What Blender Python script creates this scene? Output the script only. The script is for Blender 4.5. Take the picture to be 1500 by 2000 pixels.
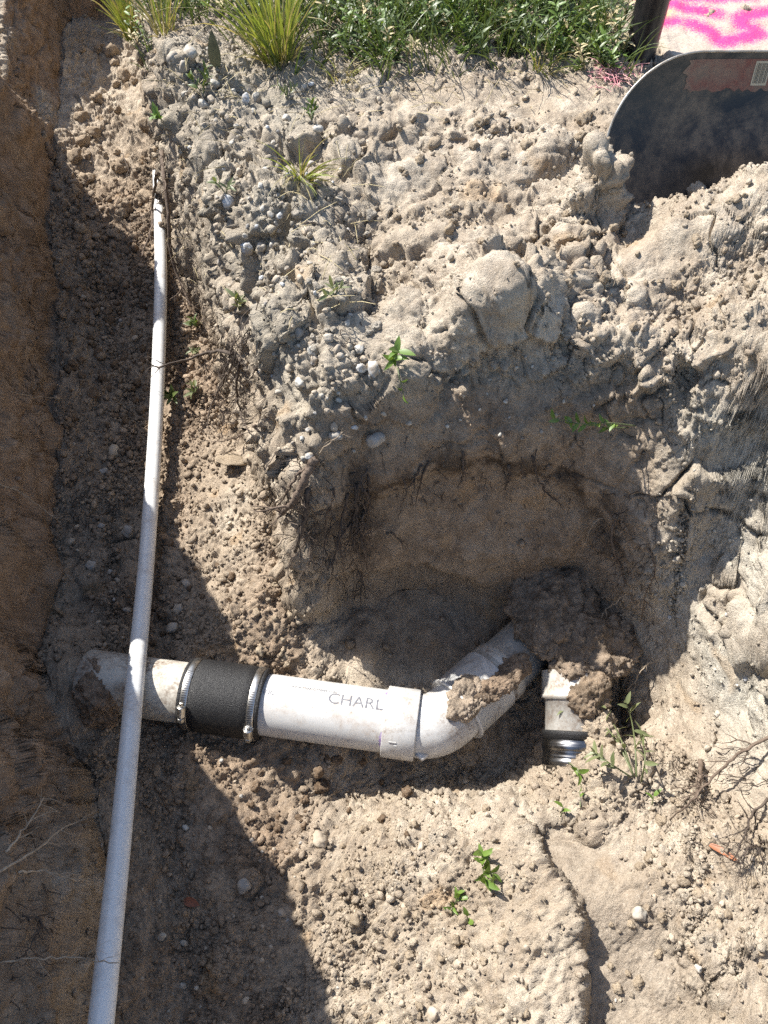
import bpy, bmesh, math, random
import numpy as np
from mathutils import Vector, Matrix, Quaternion
from mathutils.bvhtree import BVHTree

# ------------------------------------------------------------------ camera, sky, sun, exposure
scene = bpy.context.scene
for o in list(bpy.data.objects):
    bpy.data.objects.remove(o, do_unlink=True)
COL = scene.collection
R = math.radians
PITCH = R(55.0)
CAM = Vector((0.0, 0.0, 0.82))
FPX = 1505.0                      # focal length in pixels of a 1500 x 2000 frame
cam_d = bpy.data.cameras.new('camera')
cam_d.sensor_fit = 'VERTICAL'
cam_d.angle = 2 * math.atan(1000.0 / FPX)
cam_d.clip_start = 0.02
cam_d.clip_end = 500.0
cam = bpy.data.objects.new('camera', cam_d)
COL.objects.link(cam)
cam.location = CAM
cam.rotation_euler = (math.pi / 2 - PITCH, 0, 0)
scene.camera = cam

SUN_EL = R(48.0)
SUN_AZ = R(-52.0)                 # measured from +Y towards +X: the sun stands far left
world = bpy.data.worlds.new('World')
scene.world = world
world.use_nodes = True
wn = world.node_tree
bg = wn.nodes['Background']
sky = wn.nodes.new('ShaderNodeTexSky')
sky.sky_type = 'NISHITA'
sky.sun_disc = False
sky.sun_elevation = SUN_EL
sky.sun_rotation = SUN_AZ
sky.altitude = 10
wn.links.new(sky.outputs[0], bg.inputs[0])
bg.inputs[1].default_value = 0.115
sl = bpy.data.lights.new('sun', 'SUN')
sl.energy = 5.0
sl.angle = R(0.53)
sl.color = (1.0, 0.965, 0.91)
sun = bpy.data.objects.new('sun', sl)
COL.objects.link(sun)
to_sun = Vector((math.sin(SUN_AZ) * math.cos(SUN_EL), math.cos(SUN_AZ) * math.cos(SUN_EL), math.sin(SUN_EL)))
sun.rotation_euler = to_sun.to_track_quat('Z', 'Y').to_euler()
sun.location = to_sun * 20
scene.view_settings.view_transform = 'Standard'
scene.view_settings.look = 'None'
scene.view_settings.gamma = 1.0
scene.view_settings.exposure = 1.0
scene.cycles.max_bounces = 5
scene.cycles.diffuse_bounces = 3
scene.cycles.use_denoising = False
scene.cycles.use_light_tree = False
scene.cycles.use_adaptive_sampling = True

rng = np.random.default_rng(7)
random.seed(7)

# ------------------------------------------------------------------ noise
_G = rng.normal(size=(256, 3)).astype(np.float32)
_G /= np.linalg.norm(_G, axis=1, keepdims=True)
_GX, _GY, _GZ = (np.ascontiguousarray(_G[:, q]) for q in range(3))
_RT = rng.random((4, 4096)).astype(np.float32)
_PT = rng.permutation(4096).astype(np.int32)
_PT = np.concatenate([_PT, _PT])


def _cell(p):
    i = np.floor(p)
    return i.astype(np.int32) & 4095, (p - i)


def perlin(p, seed=0):
    p = np.asarray(p, np.float32)
    ax = [np.ascontiguousarray(p[:, q]) for q in range(3)]
    (ix, fx), (iy, fy), (iz, fz) = (_cell(q) for q in ax)
    u = [f * f * f * (f * (f * 6 - 15) + 10) for f in (fx, fy, fz)]
    out = np.zeros(len(p), np.float32)
    s = (seed * 37) & 4095
    for dx in (0, 1):
        wx = u[0] if dx else 1 - u[0]
        hx = _PT[(ix + dx + s) & 4095]
        for dy in (0, 1):
            wxy = wx * (u[1] if dy else 1 - u[1])
            hy = _PT[(hx + iy + dy) & 4095]
            for dz in (0, 1):
                h = _PT[(hy + iz + dz) & 4095] & 255
                out += wxy * (u[2] if dz else 1 - u[2]) * (_GX[h] * (fx - dx) + _GY[h] * (fy - dy) + _GZ[h] * (fz - dz))
    return out * 1.6


def fbm(p, octv=4, seed=0, gain=0.5):
    p = np.asarray(p, np.float32)
    a, s, out = 1.0, 1.0, 0
    for k in range(octv):
        out = out + a * perlin(p * s + 17.3 * k, seed + k)
        a *= gain
        s *= 2.03
    return out


def lumps(p, seed=0, rmin=0.2, rmax=0.5, fill=0.8):
    """round crumbs standing out of a surface: height in cell units (radius at most half a cell)"""
    p = np.asarray(p, np.float32) - .5
    (ix, fx), (iy, fy), (iz, fz) = (_cell(np.ascontiguousarray(p[:, q])) for q in range(3))
    fx, fy, fz = fx + .5, fy + .5, fz + .5
    best = np.zeros(len(p), np.float32)
    s = (seed * 37) & 4095
    rr = np.where(_RT[3] < fill, rmin + (rmax - rmin) * (_RT[3] / fill) ** 2, 0.02).astype(np.float32)
    r2 = rr * rr
    for dx in (0, 1):
        hx = _PT[(ix + dx + s) & 4095]
        for dy in (0, 1):
            hy = _PT[(hx + iy + dy) & 4095]
            for dz in (0, 1):
                h = _PT[(hy + iz + dz) & 4095]
                d = (fx - dx - _RT[0][h]) ** 2
                d += (fy - dy - _RT[1][h]) ** 2
                d += (fz - dz - _RT[2][h]) ** 2
                np.maximum(best, r2[h] - d, out=best)
    return np.sqrt(best)


def sm(a, b, x):
    t = np.clip((x - a) / (b - a), 0, 1)
    return t * t * (3 - 2 * t)


def gauss(x, y, cx, cy, rx, ry, ang=0.0):
    c, s = math.cos(ang), math.sin(ang)
    dx, dy = x - cx, y - cy
    u, v = (dx * c + dy * s) / rx, (-dx * s + dy * c) / ry
    return np.exp(-(u * u + v * v))


# ------------------------------------------------------------------ terrain: the foot line of the excavation
# x, y, wall width, height of the top edge, profile exponent
FOOT = [
    (-1.14, 3.05, .10, -.05, 1.2), (-1.10, 2.75, .10, -.20, 1.1), (-1.045, 2.42, .10, -.26, 1.1), (-1.02, 2.28, .10, -.12, 1.1), (-1.00, 2.15, .10, .20, 1.1),
    (-.975, 2.0, .11, .22, 1.1), (-.945, 1.88, .12, .06, 1.1), (-.90, 1.7, .12, -.06, 1.1), (-.86, 1.5, .12, -.06, 1.1), (-.81, 1.3, .12, .02, 1.1), (-.775, 1.13, .13, .24, 1.1),
    (-.735, .95, .13, -.04, 1.1), (-.705, .83, .13, -.04, 1.1), (-.665, .67, .13, .34, 1.1), (-.545, .40, .13, .38, 1.1),
    (-.46, .22, .13, .34, 1.1), (-.41, .0, .14, .28, 1.1), (-.42, -.45, .16, .10, 1.1), (-.2, -.62, .2, .0, 1.2),
    (.35, -.62, .2, .0, 1.2), (.66, -.40, .25, .05, 1.3), (.60, .02, .26, .05, 1.3), (.545, .30, .26, .08, 1.3),
    (.51, .46, .24, .06, 1.35), (.47, .60, .26, .00, 1.4), (.36, .66, .26, .02, 1.9), (.20, .675, .25, .0, 2.0),
    (.0, .675, .25, -.02, 2.0), (-.12, .68, .24, -.05, 1.8), (-.175, .72, .18, -.06, 1.7), (-.20, .82, .10, -.06, 1.6),
    (-.255, 1.0, .09, -.05, 1.5), (-.41, 1.45, .09, -.02, 1.4), (-.57, 1.83, .08, .0, 1.3), (-.76, 2.5, .08, .02, 1.2),
    (-.86, 3.05, .10, .02, 1.2)]
FA = np.array(FOOT, np.float64)


def foot_field(x, y):
    """distance outside the foot line, and the wall parameters blended along it"""
    n = len(FA)
    d2min = np.full(x.shape, 1e9)
    inside = np.zeros(x.shape, bool)
    wsum = np.zeros(x.shape)
    par = [np.zeros(x.shape) for _ in range(3)]
    for k in range(n):
        a, b = FA[k], FA[(k + 1) % n]
        ex, ey = b[0] - a[0], b[1] - a[1]
        L2 = ex * ex + ey * ey
        t = np.clip(((x - a[0]) * ex + (y - a[1]) * ey) / L2, 0, 1)
        d2 = (x - a[0] - t * ex) ** 2 + (y - a[1] - t * ey) ** 2
        np.minimum(d2min, d2, out=d2min)
        w = math.sqrt(L2) / (d2 + 2e-4) ** 2
        wsum += w
        for j in range(3):
            par[j] += w * (a[2 + j] + t * (b[2 + j] - a[2 + j]))
        if ey != 0:
            c = ((a[1] > y) != (b[1] > y)) & (x < ex * (y - a[1]) / ey + a[0])
            inside ^= c
    d = np.sqrt(d2min)
    return np.where(inside, -d, d), [q / wsum for q in par]


def boot_print(x, y):
    sh = x.shape
    P = np.stack([x.ravel(), y.ravel(), np.zeros(x.size)], 1)
    wb = (perlin(P * 13, 41) * .018 + perlin(P * 40, 42) * .007).reshape(sh)
    ax = .325 - .16 * (y - .25) + .012 * np.sin(y * 14)
    hw = .072 + .012 * np.sin(y * 17 + 1.0)
    e = np.abs(x - ax) - hw + wb
    return sm(np.where(x > ax, .05, .014), np.where(x > ax, -.03, -.014), e) * sm(.325, .285, y + wb * 1.5)


def floor_z(x, y):
    z = np.full(x.shape, -.635)
    z += sm(1.2, 3.0, y) * .16
    # sandy talus along the right side of the trench
    z += .05 * gauss(x, y, -.33, 1.0, .12, .28) + .05 * gauss(x, y, -.25, .72, .09, .1)
    z += .03 * gauss(x, y, -.62, .62, .1, .12) + .05 * gauss(x, y, -.60, .58, .07, .1)
    # the loose spoil in the foreground on the right
    z += .17 * sm(-.16, .30, x) * sm(.50, .18, y) + .06 * gauss(x, y, .56, .12, .2, .3)
    z += .05 * gauss(x, y, .38, .40, .09, .07) + .05 * gauss(x, y, .44, .41, .08, .06)
    # shovelled hollows under and before the pipe
    z -= .085 * gauss(x, y, -.04, .40, .13, .075) + .10 * gauss(x, y, .20, .44, .12, .07) + .07 * gauss(x, y, .27, .56, .08, .1)
    z -= .09 * gauss(x, y, .46, .52, .045, .07)
    z += .03 * gauss(x, y, -.04, .585, .045, .03)
    # a boot print
    z -= (.032 + .03 * sm(.22, .08, y)) * boot_print(x, y)
    z += .02 * gauss(x, y, .20, .10, .05, .2)
    return z


def top_z(x, y):
    """what lies on the grade: spoil heaps, broken blocks, smooth sand"""
    z = np.zeros(x.shape)
    z += .13 * gauss(x, y, .62, 1.10, .17, .09, .2) + .07 * gauss(x, y, .74, .98, .2, .2)
    z += .075 * gauss(x, y, .36, 1.20, .06, .05, .5) + .05 * gauss(x, y, .28, 1.35, .10, .06)
    z += .055 * gauss(x, y, .19, 1.02, .11, .08) + .05 * gauss(x, y, .17, .93, .06, .05)
    z += .04 * gauss(x, y, .02, .98, .09, .07) + .04 * gauss(x, y, -.12, 1.05, .1, .12)
    z += .045 * gauss(x, y, -.13, 1.30, .10, .09) - .035 * gauss(x, y, -.03, 1.17, .05, .10, .3)
    z += .05 * gauss(x, y, .10, 1.50, .15, .05) - .04 * gauss(x, y, .28, .90, .025, .12)
    z += .03 * gauss(x, y, .60, .86, .15, .1) - .03 * gauss(x, y, .38, .84, .07, .07)
    z += .03 * gauss(x, y, -.45, 1.75, .1, .1)
    # a broken block with a flat front, and the gap beside it
    z += .035 * sm(.05, .15, x) * sm(.29, .245, x) * sm(.84, .91, y) * sm(1.12, 1.0, y)
    z += .035 * sm(.27, .34, x) * sm(.41, .35, x) * sm(1.12, 1.18, y) * sm(1.30, 1.24, y)
    # lumpy edge of the left bank
    z += .05 * gauss(x, y, -1.15, 1.75, .12, .12) + .04 * gauss(x, y, -.98, 1.2, .1, .1) - .10 * gauss(x, y, -1.2, 2.35, .2, .22)
    return z


def base_height(x, y, ff=None):
    """broad form of the ground as a height over the plan"""
    sh = x.shape
    P = np.stack([x.ravel(), y.ravel(), np.zeros(x.size)], 1)
    wob = perlin(P * 7.0, 3).reshape(sh) * .022 + perlin(P * 16.0, 4).reshape(sh) * .010
    d, (w, top, k) = ff if ff else foot_field(x, y)
    d = d + wob
    w = w * (1 + .35 * perlin(P * 3.1, 5).reshape(sh))
    t = np.clip(d / w, 0, 1)
    prof = 1 - (1 - t) ** k
    fl = floor_z(x, y)
    fl = fl + .012 * fbm(P * 9, 2, 11).reshape(sh)
    n1 = fbm(P * 5.5, 3, 21).reshape(sh)
    n2 = fbm(P * 15.0, 2, 31).reshape(sh)
    rough = sm(1.75, 1.3, y) * .8 + .2
    tp = top + (top_z(x, y) + .030 * n1 * rough + .016 * n2 * rough) 
    fade = sm(2.4, 1.7, np.abs(x)) * sm(4.2, 3.4, y) * sm(-1.0, -.7, y)
    far = sm(.18, .6, d)
    tp = tp * (1 - far) + far * (top_z(x, y) + .030 * n1 * rough + .016 * n2 * rough)
    z = fl + (tp * fade - fl) * prof
    # fillet at the foot
    z += .035 * np.exp(-(np.maximum(d, 0) / .03) ** 2) * sm(-.12, 0, d)
    return z, d, t


# ---- grid in plan, spaced evenly over the surface as seen, then refined
X0, X1, Y0, Y1 = -2.5, 2.5, -1.1, 4.3


def project(x, y, z):
    zz = z - CAM.z
    dd = y * math.cos(PITCH) - zz * math.sin(PITCH)
    uu = y * math.sin(PITCH) + zz * math.cos(PITCH)
    dd = np.maximum(dd, .05)
    return 750 + FPX * x / dd, 1000 - FPX * uu / dd, dd


def smooth1(a, axis, n):
    for _ in range(n):
        b = np.roll(a, 1, axis)
        c = np.roll(a, -1, axis)
        s = .25 * b + .5 * a + .25 * c
        if axis == 0:
            s[0], s[-1] = a[0], a[-1]
        else:
            s[:, 0], s[:, -1] = a[:, 0], a[:, -1]
        a = s
    return a


def blur(a, axis, h):
    """mean over a sliding window, twice"""
    for _ in range(2):
        pad = [(0, 0), (0, 0)]
        pad[axis] = (h + 1, h)
        c = np.cumsum(np.pad(a, pad, mode='edge'), axis=axis)
        n = a.shape[axis]
        hi = np.take(c, range(2 * h + 1, 2 * h + 1 + n), axis)
        lo = np.take(c, range(0, n), axis)
        a = (hi - lo) / (2 * h + 1)
    return a


def respace(gx, gy, axis):
    z, _, _ = base_height(gx, gy)
    px, py, dd = project(gx, gy, z)
    out = np.maximum(np.maximum(-px, px - 1500), np.maximum(-py, py - 2000))
    wt = (.012 + .988 * sm(230, 50, out)) / np.maximum(dd, .6)
    dx, dy, dz = (np.diff(q, axis=axis) for q in (gx, gy, z))
    wm = .5 * (np.take(wt, range(1, wt.shape[axis]), axis) + np.take(wt, range(wt.shape[axis] - 1), axis))
    ds = blur(np.sqrt(dx * dx + dy * dy + (dz * .75) ** 2) * wm, 1 - axis, 22)
    q = gx if axis == 1 else gy
    res = q.copy()
    n = q.shape[axis]
    lines = q.shape[1 - axis]
    for k in range(lines):
        s = np.concatenate([[0], np.cumsum(ds[k] if axis == 1 else ds[:, k])])
        v = np.interp(np.linspace(0, s[-1], n), s, q[k] if axis == 1 else q[:, k])
        if axis == 1:
            res[k] = v
        else:
            res[:, k] = v
    return res


NC, NR = 320, 300
gx, gy = np.meshgrid(np.linspace(X0, X1, NC), np.linspace(Y0, Y1, NR))
for it in range(6):
    nx_ = smooth1(respace(gx, gy, 1), 0, 12)
    ny_ = smooth1(respace(gx, gy, 0), 1, 12)
    gx = .4 * gx + .6 * nx_
    gy = .4 * gy + .6 * ny_


def upsample(a, nr, nc):
    r = np.linspace(0, a.shape[0] - 1, nr)
    c = np.linspace(0, a.shape[1] - 1, nc)
    r0 = np.minimum(r.astype(int), a.shape[0] - 2)
    c0 = np.minimum(c.astype(int), a.shape[1] - 2)
    fr = (r - r0)[:, None]
    fc = (c - c0)[None]
    A = a[r0][:, c0] * (1 - fc) + a[r0][:, c0 + 1] * fc
    B = a[r0 + 1][:, c0] * (1 - fc) + a[r0 + 1][:, c0 + 1] * fc
    return A * (1 - fr) + B * fr


GN_C, GN_R = 1110, 970
fd, fp = foot_field(gx, gy)
ff = (upsample(fd, GN_R, GN_C), [upsample(q, GN_R, GN_C) for q in fp])
gx, gy = upsample(gx, GN_R, GN_C), upsample(gy, GN_R, GN_C)
gz, gd, gt = base_height(gx, gy, ff)


def grid_normals(x, y, z):
    P = np.stack([x, y, z], -1)
    du = np.gradient(P, axis=1)
    dv = np.gradient(P, axis=0)
    n = np.cross(du, dv)
    n /= np.linalg.norm(n, axis=-1, keepdims=True) + 1e-12
    return n


# ---- hollow cut under the bank: push the face back into the ground
def hollow(x, y, z):
    nz = perlin(np.stack([x.ravel(), y.ravel() * .3, z.ravel()], 1) * 11, 47).reshape(x.shape) * .10
    r1 = np.sqrt(((x - .17) / .29) ** 2 + ((z + .46) / .285) ** 2) + nz
    e1 = sm(1.15, .70, r1) * .048
    r2 = np.sqrt(((x - .03) / .185) ** 2 + ((z + .565) / .10) ** 2) + nz
    e2 = sm(1.15, .5, r2) * .060
    e3 = np.exp(-(((x - .36) / .13) ** 2 + ((z + .54) / .10) ** 2)) * .04
    m = sm(.5, .62, y) * sm(1.15, .95, y)
    return (e1 + e2 + e3) * m


gy = gy + hollow(gx, gy, gz)
GX, GY, GZ = gx.ravel(), gy.ravel(), gz.ravel()
N0 = grid_normals(gx, gy, gz)
for ax in (0, 1):
    for _ in range(4):
        N0 = (np.roll(N0, 1, ax) + N0 * 2 + np.roll(N0, -1, ax)) / 4
N0 = (N0 / (np.linalg.norm(N0, axis=-1, keepdims=True) + 1e-12)).reshape(-1, 3)
P0 = np.stack([GX, GY, GZ], 1).astype(np.float32)
D = gd.ravel()
T = gt.ravel()

# ---- what the soil is like where
floor_m = sm(.03, -.02, D)
wall_m = sm(0, .03, D) * sm(1.0, .8, T)
steep = sm(.75, .35, N0[:, 2])
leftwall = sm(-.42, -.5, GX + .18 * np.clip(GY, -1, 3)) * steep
nose = gauss(GX, GY, -.28, 1.15, .24, .55, .25)
alcove = sm(-.16, -.04, GX) * sm(.50, .40, GX) * sm(-.02, -.10, GZ) * sm(.60, .68, GY) * sm(1.1, .95, GY)
rightpale = sm(.42, .56, GX) * sm(-.5, -.36, GZ) * sm(.02, -.12, GZ) * sm(1.05, .85, GY) * sm(.25, .5, GY)
rightcut = sm(.44, .50, GX) * sm(-.30, -.42, GZ) * sm(.1, .25, GY) * wall_m
pile = sm(-.2, .0, GX) * floor_m * sm(.55, .42, GY)
boot = boot_print(GX, GY) * floor_m
n_a = fbm(P0 * 6, 3, 51)
n_b = fbm(P0 * 2.3, 2, 61)
sandy = np.clip(gauss(GX, GY, .0, .93, .13, .05) + gauss(GX, GY, .05, 1.33, .11, .09) + gauss(GX, GY, .2, 1.60, .40, .12)
                + .9 * gauss(GX, GY, .47, 1.05, .12, .06) + .8 * gauss(GX, GY, .12, 1.12, .09, .06) + .7 * gauss(GX, GY, .66, .9, .1, .06) + .8 * gauss(GX, GY, -.36, 1.05, .07, .12), 0, 1)
smoothm = np.clip(np.maximum.reduce([leftwall * .68, alcove * .8, sandy * .9, boot * .8, rightcut * .8, .5 * rightpale]) + .25 * n_a * 0, 0, 1)
crumb = np.clip((1 - smoothm) * (.72 + .5 * n_a + .25 * pile), 0, 1)

def facets(p, seed):
    """broken ground: each piece a tilted flat face, with steps and gaps between pieces"""
    p = np.asarray(p, np.float32) - .5
    (ix, fx), (iy, fy), (iz, fz) = (_cell(np.ascontiguousarray(p[:, q])) for q in range(3))
    fx, fy, fz = fx + .5, fy + .5, fz + .5
    f1 = np.full(len(p), 9, np.float32)
    f2 = np.full(len(p), 9, np.float32)
    hv = np.zeros(len(p), np.float32)
    s = (seed * 37) & 4095
    for dx in (0, 1):
        hx = _PT[(ix + dx + s) & 4095]
        for dy in (0, 1):
            hy = _PT[(hx + iy + dy) & 4095]
            for dz in (0, 1):
                h = _PT[(hy + iz + dz) & 4095]
                ax, ay, az = fx - dx - _RT[0][h], fy - dy - _RT[1][h], fz - dz - _RT[2][h]
                d = ax * ax + ay * ay + az * az
                g = h & 255
                val = (_RT[3][h] - .5) + .9 * (ax * _GX[g] + ay * _GY[g] + az * _GZ[g])
                near_ = d < f1
                f2 = np.where(near_, f1, np.minimum(f2, d))
                hv = np.where(near_, val, hv)
                f1 = np.where(near_, d, f1)
    gap = np.sqrt(f2) - np.sqrt(f1)
    return hv * sm(0, .10, gap) - .45 * sm(.07, .0, gap)


def billow(p, octv, seed, gain=.5):
    """rounded bumps with sharp creases between them"""
    a_, s_, out = 1.0, 1.0, 0
    for q in range(octv):
        out = out + a_ * np.abs(perlin(p * s_ + 9.1 * q, seed + q))
        a_ *= gain
        s_ *= 2.07
    return out


disp = np.zeros(len(P0), np.float32)
# broken blocks, clods and crumbs
rough = 1 - smoothm
loose = np.clip(sm(-.2, .3, fbm(P0 * 4.5, 3, 55)) + .9 * floor_m, 0, 1)
warp = (fbm(P0 * 17, 2, 8) * .012)[:, None]
blocky = rough * sm(-.25, .3, n_b + .2 * wall_m) * (1 - .85 * pile) * (1 - .6 * floor_m)
disp += facets((P0 + warp * 1.6) * np.float32([7, 7, 8]), 71) * .036 * blocky
disp += facets((P0 + warp) * 17, 76) * .013 * (.3 + .7 * loose) * np.clip(blocky * 1.2 + .25 * leftwall, 0, 1)
disp += (lumps((P0 + warp * .6) * 23, 72, .3, .5, .85) / 23) * (.9 - .3 * floor_m) * crumb * (.35 + .65 * loose)
disp += (lumps((P0 + warp * .3) * 47, 73, .3, .5, .9) / 47) * .95 * np.clip(crumb * 1.2, 0, 1) * (.4 + .6 * loose)
disp += (lumps(P0 * 95, 74, .3, .5, .95) / 95) * 1.0 * np.clip(crumb + .2, 0, 1)
disp += billow(P0 * 26, 4, 85, .55) * .014 * (.25 + .75 * crumb)
disp += billow((P0 + warp * .2) * 62, 3, 86, .6) * (.0075 + .004 * pile) * crumb
disp += billow(P0 * 150, 3, 88, .6) * .0040 * (.30 + .7 * crumb)
disp += (lumps((P0 + warp * .4) * 40, 78, .3, .5, .95) / 40) * .8 * np.clip(nose * sm(-.25, -.1, GZ) * (1 - floor_m), 0, 1)
disp += fbm(P0 * 8, 3, 91) * .012 * (1 - .4 * smoothm)
disp += (fbm(P0 * np.float32([5, 4, 5]), 3, 95) * .022 + facets((P0 + warp) * np.float32([9, 7, 9]), 97) * .012 + (lumps(P0 * 26, 99, .3, .5, .8) / 26) * .35) * leftwall * (GY < 3.2)
# shovel marks down the cut faces
Pst = P0 * np.array([1.0, 1.0, .12])
disp += (fbm(Pst * 45, 3, 101) * .0028 + fbm(Pst * 14, 2, 103) * .006) * np.maximum(.35 * leftwall, np.maximum(alcove, .4 * rightcut))
# cracks
ck = np.abs(perlin(P0 * 9 + 1.3 * fbm(P0 * 14, 2, 111)[:, None] * .25, 110))
disp -= .012 * sm(.035, .0, ck) * sm(.0, .4, fbm(P0 * 3, 2, 112) + .1) * (1 - pile) * sm(-.2, -.05, GZ)
edge_f = sm(2.45, 2.1, np.abs(GX)) * sm(4.25, 3.9, GY) * sm(-1.05, -.85, GY)
P1 = P0 + N0 * (disp * edge_f)[:, None]


def new_mesh(name, verts, faces, smooth=True):
    me = bpy.data.meshes.new(name)
    verts = np.asarray(verts, np.float32)
    faces = np.asarray(faces, np.int32)
    me.vertices.add(len(verts))
    me.vertices.foreach_set('co', verts.ravel())
    k = faces.shape[1]
    me.loops.add(faces.size)
    me.loops.foreach_set('vertex_index', faces.ravel())
    me.polygons.add(len(faces))
    me.polygons.foreach_set('loop_start', np.arange(0, faces.size, k, dtype=np.int32))
    me.polygons.foreach_set('loop_total', np.full(len(faces), k, np.int32))
    me.update(calc_edges=True)
    if smooth:
        me.polygons.foreach_set('use_smooth', np.ones(len(faces), bool))
    return me


def attr(me, name, vals):
    a = me.attributes.new(name, 'FLOAT', 'POINT')
    a.data.foreach_set('value', np.asarray(vals, np.float32))


ii = np.arange(GN_R * GN_C).reshape(GN_R, GN_C)
quads = np.stack([ii[:-1, :-1], ii[:-1, 1:], ii[1:, 1:], ii[1:, :-1]], -1).reshape(-1, 4)
ground_me = new_mesh('ground', P1, quads)
# dampness and layers, as the soil itself has them
gravel = np.clip(nose * sm(-.22, -.08, GZ) * (1 - floor_m) + .8 * sm(-.02, -.06, GZ) * sm(-.22, -.12, GZ) * sm(-.15, 0, GX) * wall_m + .6 * gauss(GX, GY, -.3, 1.6, .25, .3) * (1 - floor_m), 0, 1)
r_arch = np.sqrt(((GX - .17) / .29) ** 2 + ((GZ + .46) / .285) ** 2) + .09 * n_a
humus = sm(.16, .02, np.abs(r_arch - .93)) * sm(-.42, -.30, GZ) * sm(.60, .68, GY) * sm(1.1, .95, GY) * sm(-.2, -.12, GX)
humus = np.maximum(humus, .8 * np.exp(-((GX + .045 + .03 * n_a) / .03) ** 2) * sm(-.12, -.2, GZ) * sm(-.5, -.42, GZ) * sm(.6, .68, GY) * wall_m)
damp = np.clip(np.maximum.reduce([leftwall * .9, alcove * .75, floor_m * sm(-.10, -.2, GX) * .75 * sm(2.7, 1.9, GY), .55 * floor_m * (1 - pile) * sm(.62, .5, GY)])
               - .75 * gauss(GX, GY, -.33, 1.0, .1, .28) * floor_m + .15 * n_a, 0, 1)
pale = np.clip(rightpale * (.6 + .6 * n_a) , 0, 1)


def lerp3(c, col, f):
    return c + (np.asarray(col, np.float32) - c) * np.clip(f, 0, 1)[:, None]


n_1 = sm(-.5, .5, fbm(P0 * 7, 3, 121))
n_2 = sm(-.45, .45, fbm(P0 * 34, 3, 125, .6))
n_3 = fbm(P0 * 130, 2, 129, .7)
C_ = lerp3(np.tile(np.float32([.43, .355, .265]), (len(P0), 1)), (.53, .455, .355), n_1)
C_ = lerp3(C_, (.35, .282, .21), .7 * n_2)
gr_ = lerp3(np.tile(np.float32([.435, .38, .295]), (len(P0), 1)), (.33, .295, .235), n_2)
g_ = (np.clip(gravel * 1.25, 0, 1) * (.55 + .45 * n_1))[:, None]
C_ = C_ * (1 - g_) + gr_ * g_
C_ = lerp3(C_, (.58, .55, .465), pale)
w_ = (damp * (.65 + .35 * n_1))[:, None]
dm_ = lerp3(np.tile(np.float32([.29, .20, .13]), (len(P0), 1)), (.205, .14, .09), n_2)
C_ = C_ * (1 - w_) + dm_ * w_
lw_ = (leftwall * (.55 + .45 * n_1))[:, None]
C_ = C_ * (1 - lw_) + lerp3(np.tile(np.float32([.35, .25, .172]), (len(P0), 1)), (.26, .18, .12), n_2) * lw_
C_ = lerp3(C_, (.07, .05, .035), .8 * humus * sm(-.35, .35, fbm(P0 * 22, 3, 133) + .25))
C_ = lerp3(C_, (.44, .27, .12), .3 * sm(.62, .8, fbm(P0 * 13, 2, 141)))
C_ = lerp3(C_, (.31, .255, .195), .75 * boot * (.6 + .4 * n_1))
C_ *= (1 + .16 * np.clip(n_3, -1, 1))[:, None]
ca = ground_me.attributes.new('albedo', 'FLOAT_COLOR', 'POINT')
ca.data.foreach_set('color', np.concatenate([np.clip(C_, .01, .9), np.ones((len(C_), 1), np.float32)], 1).astype(np.float32).ravel())


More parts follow.
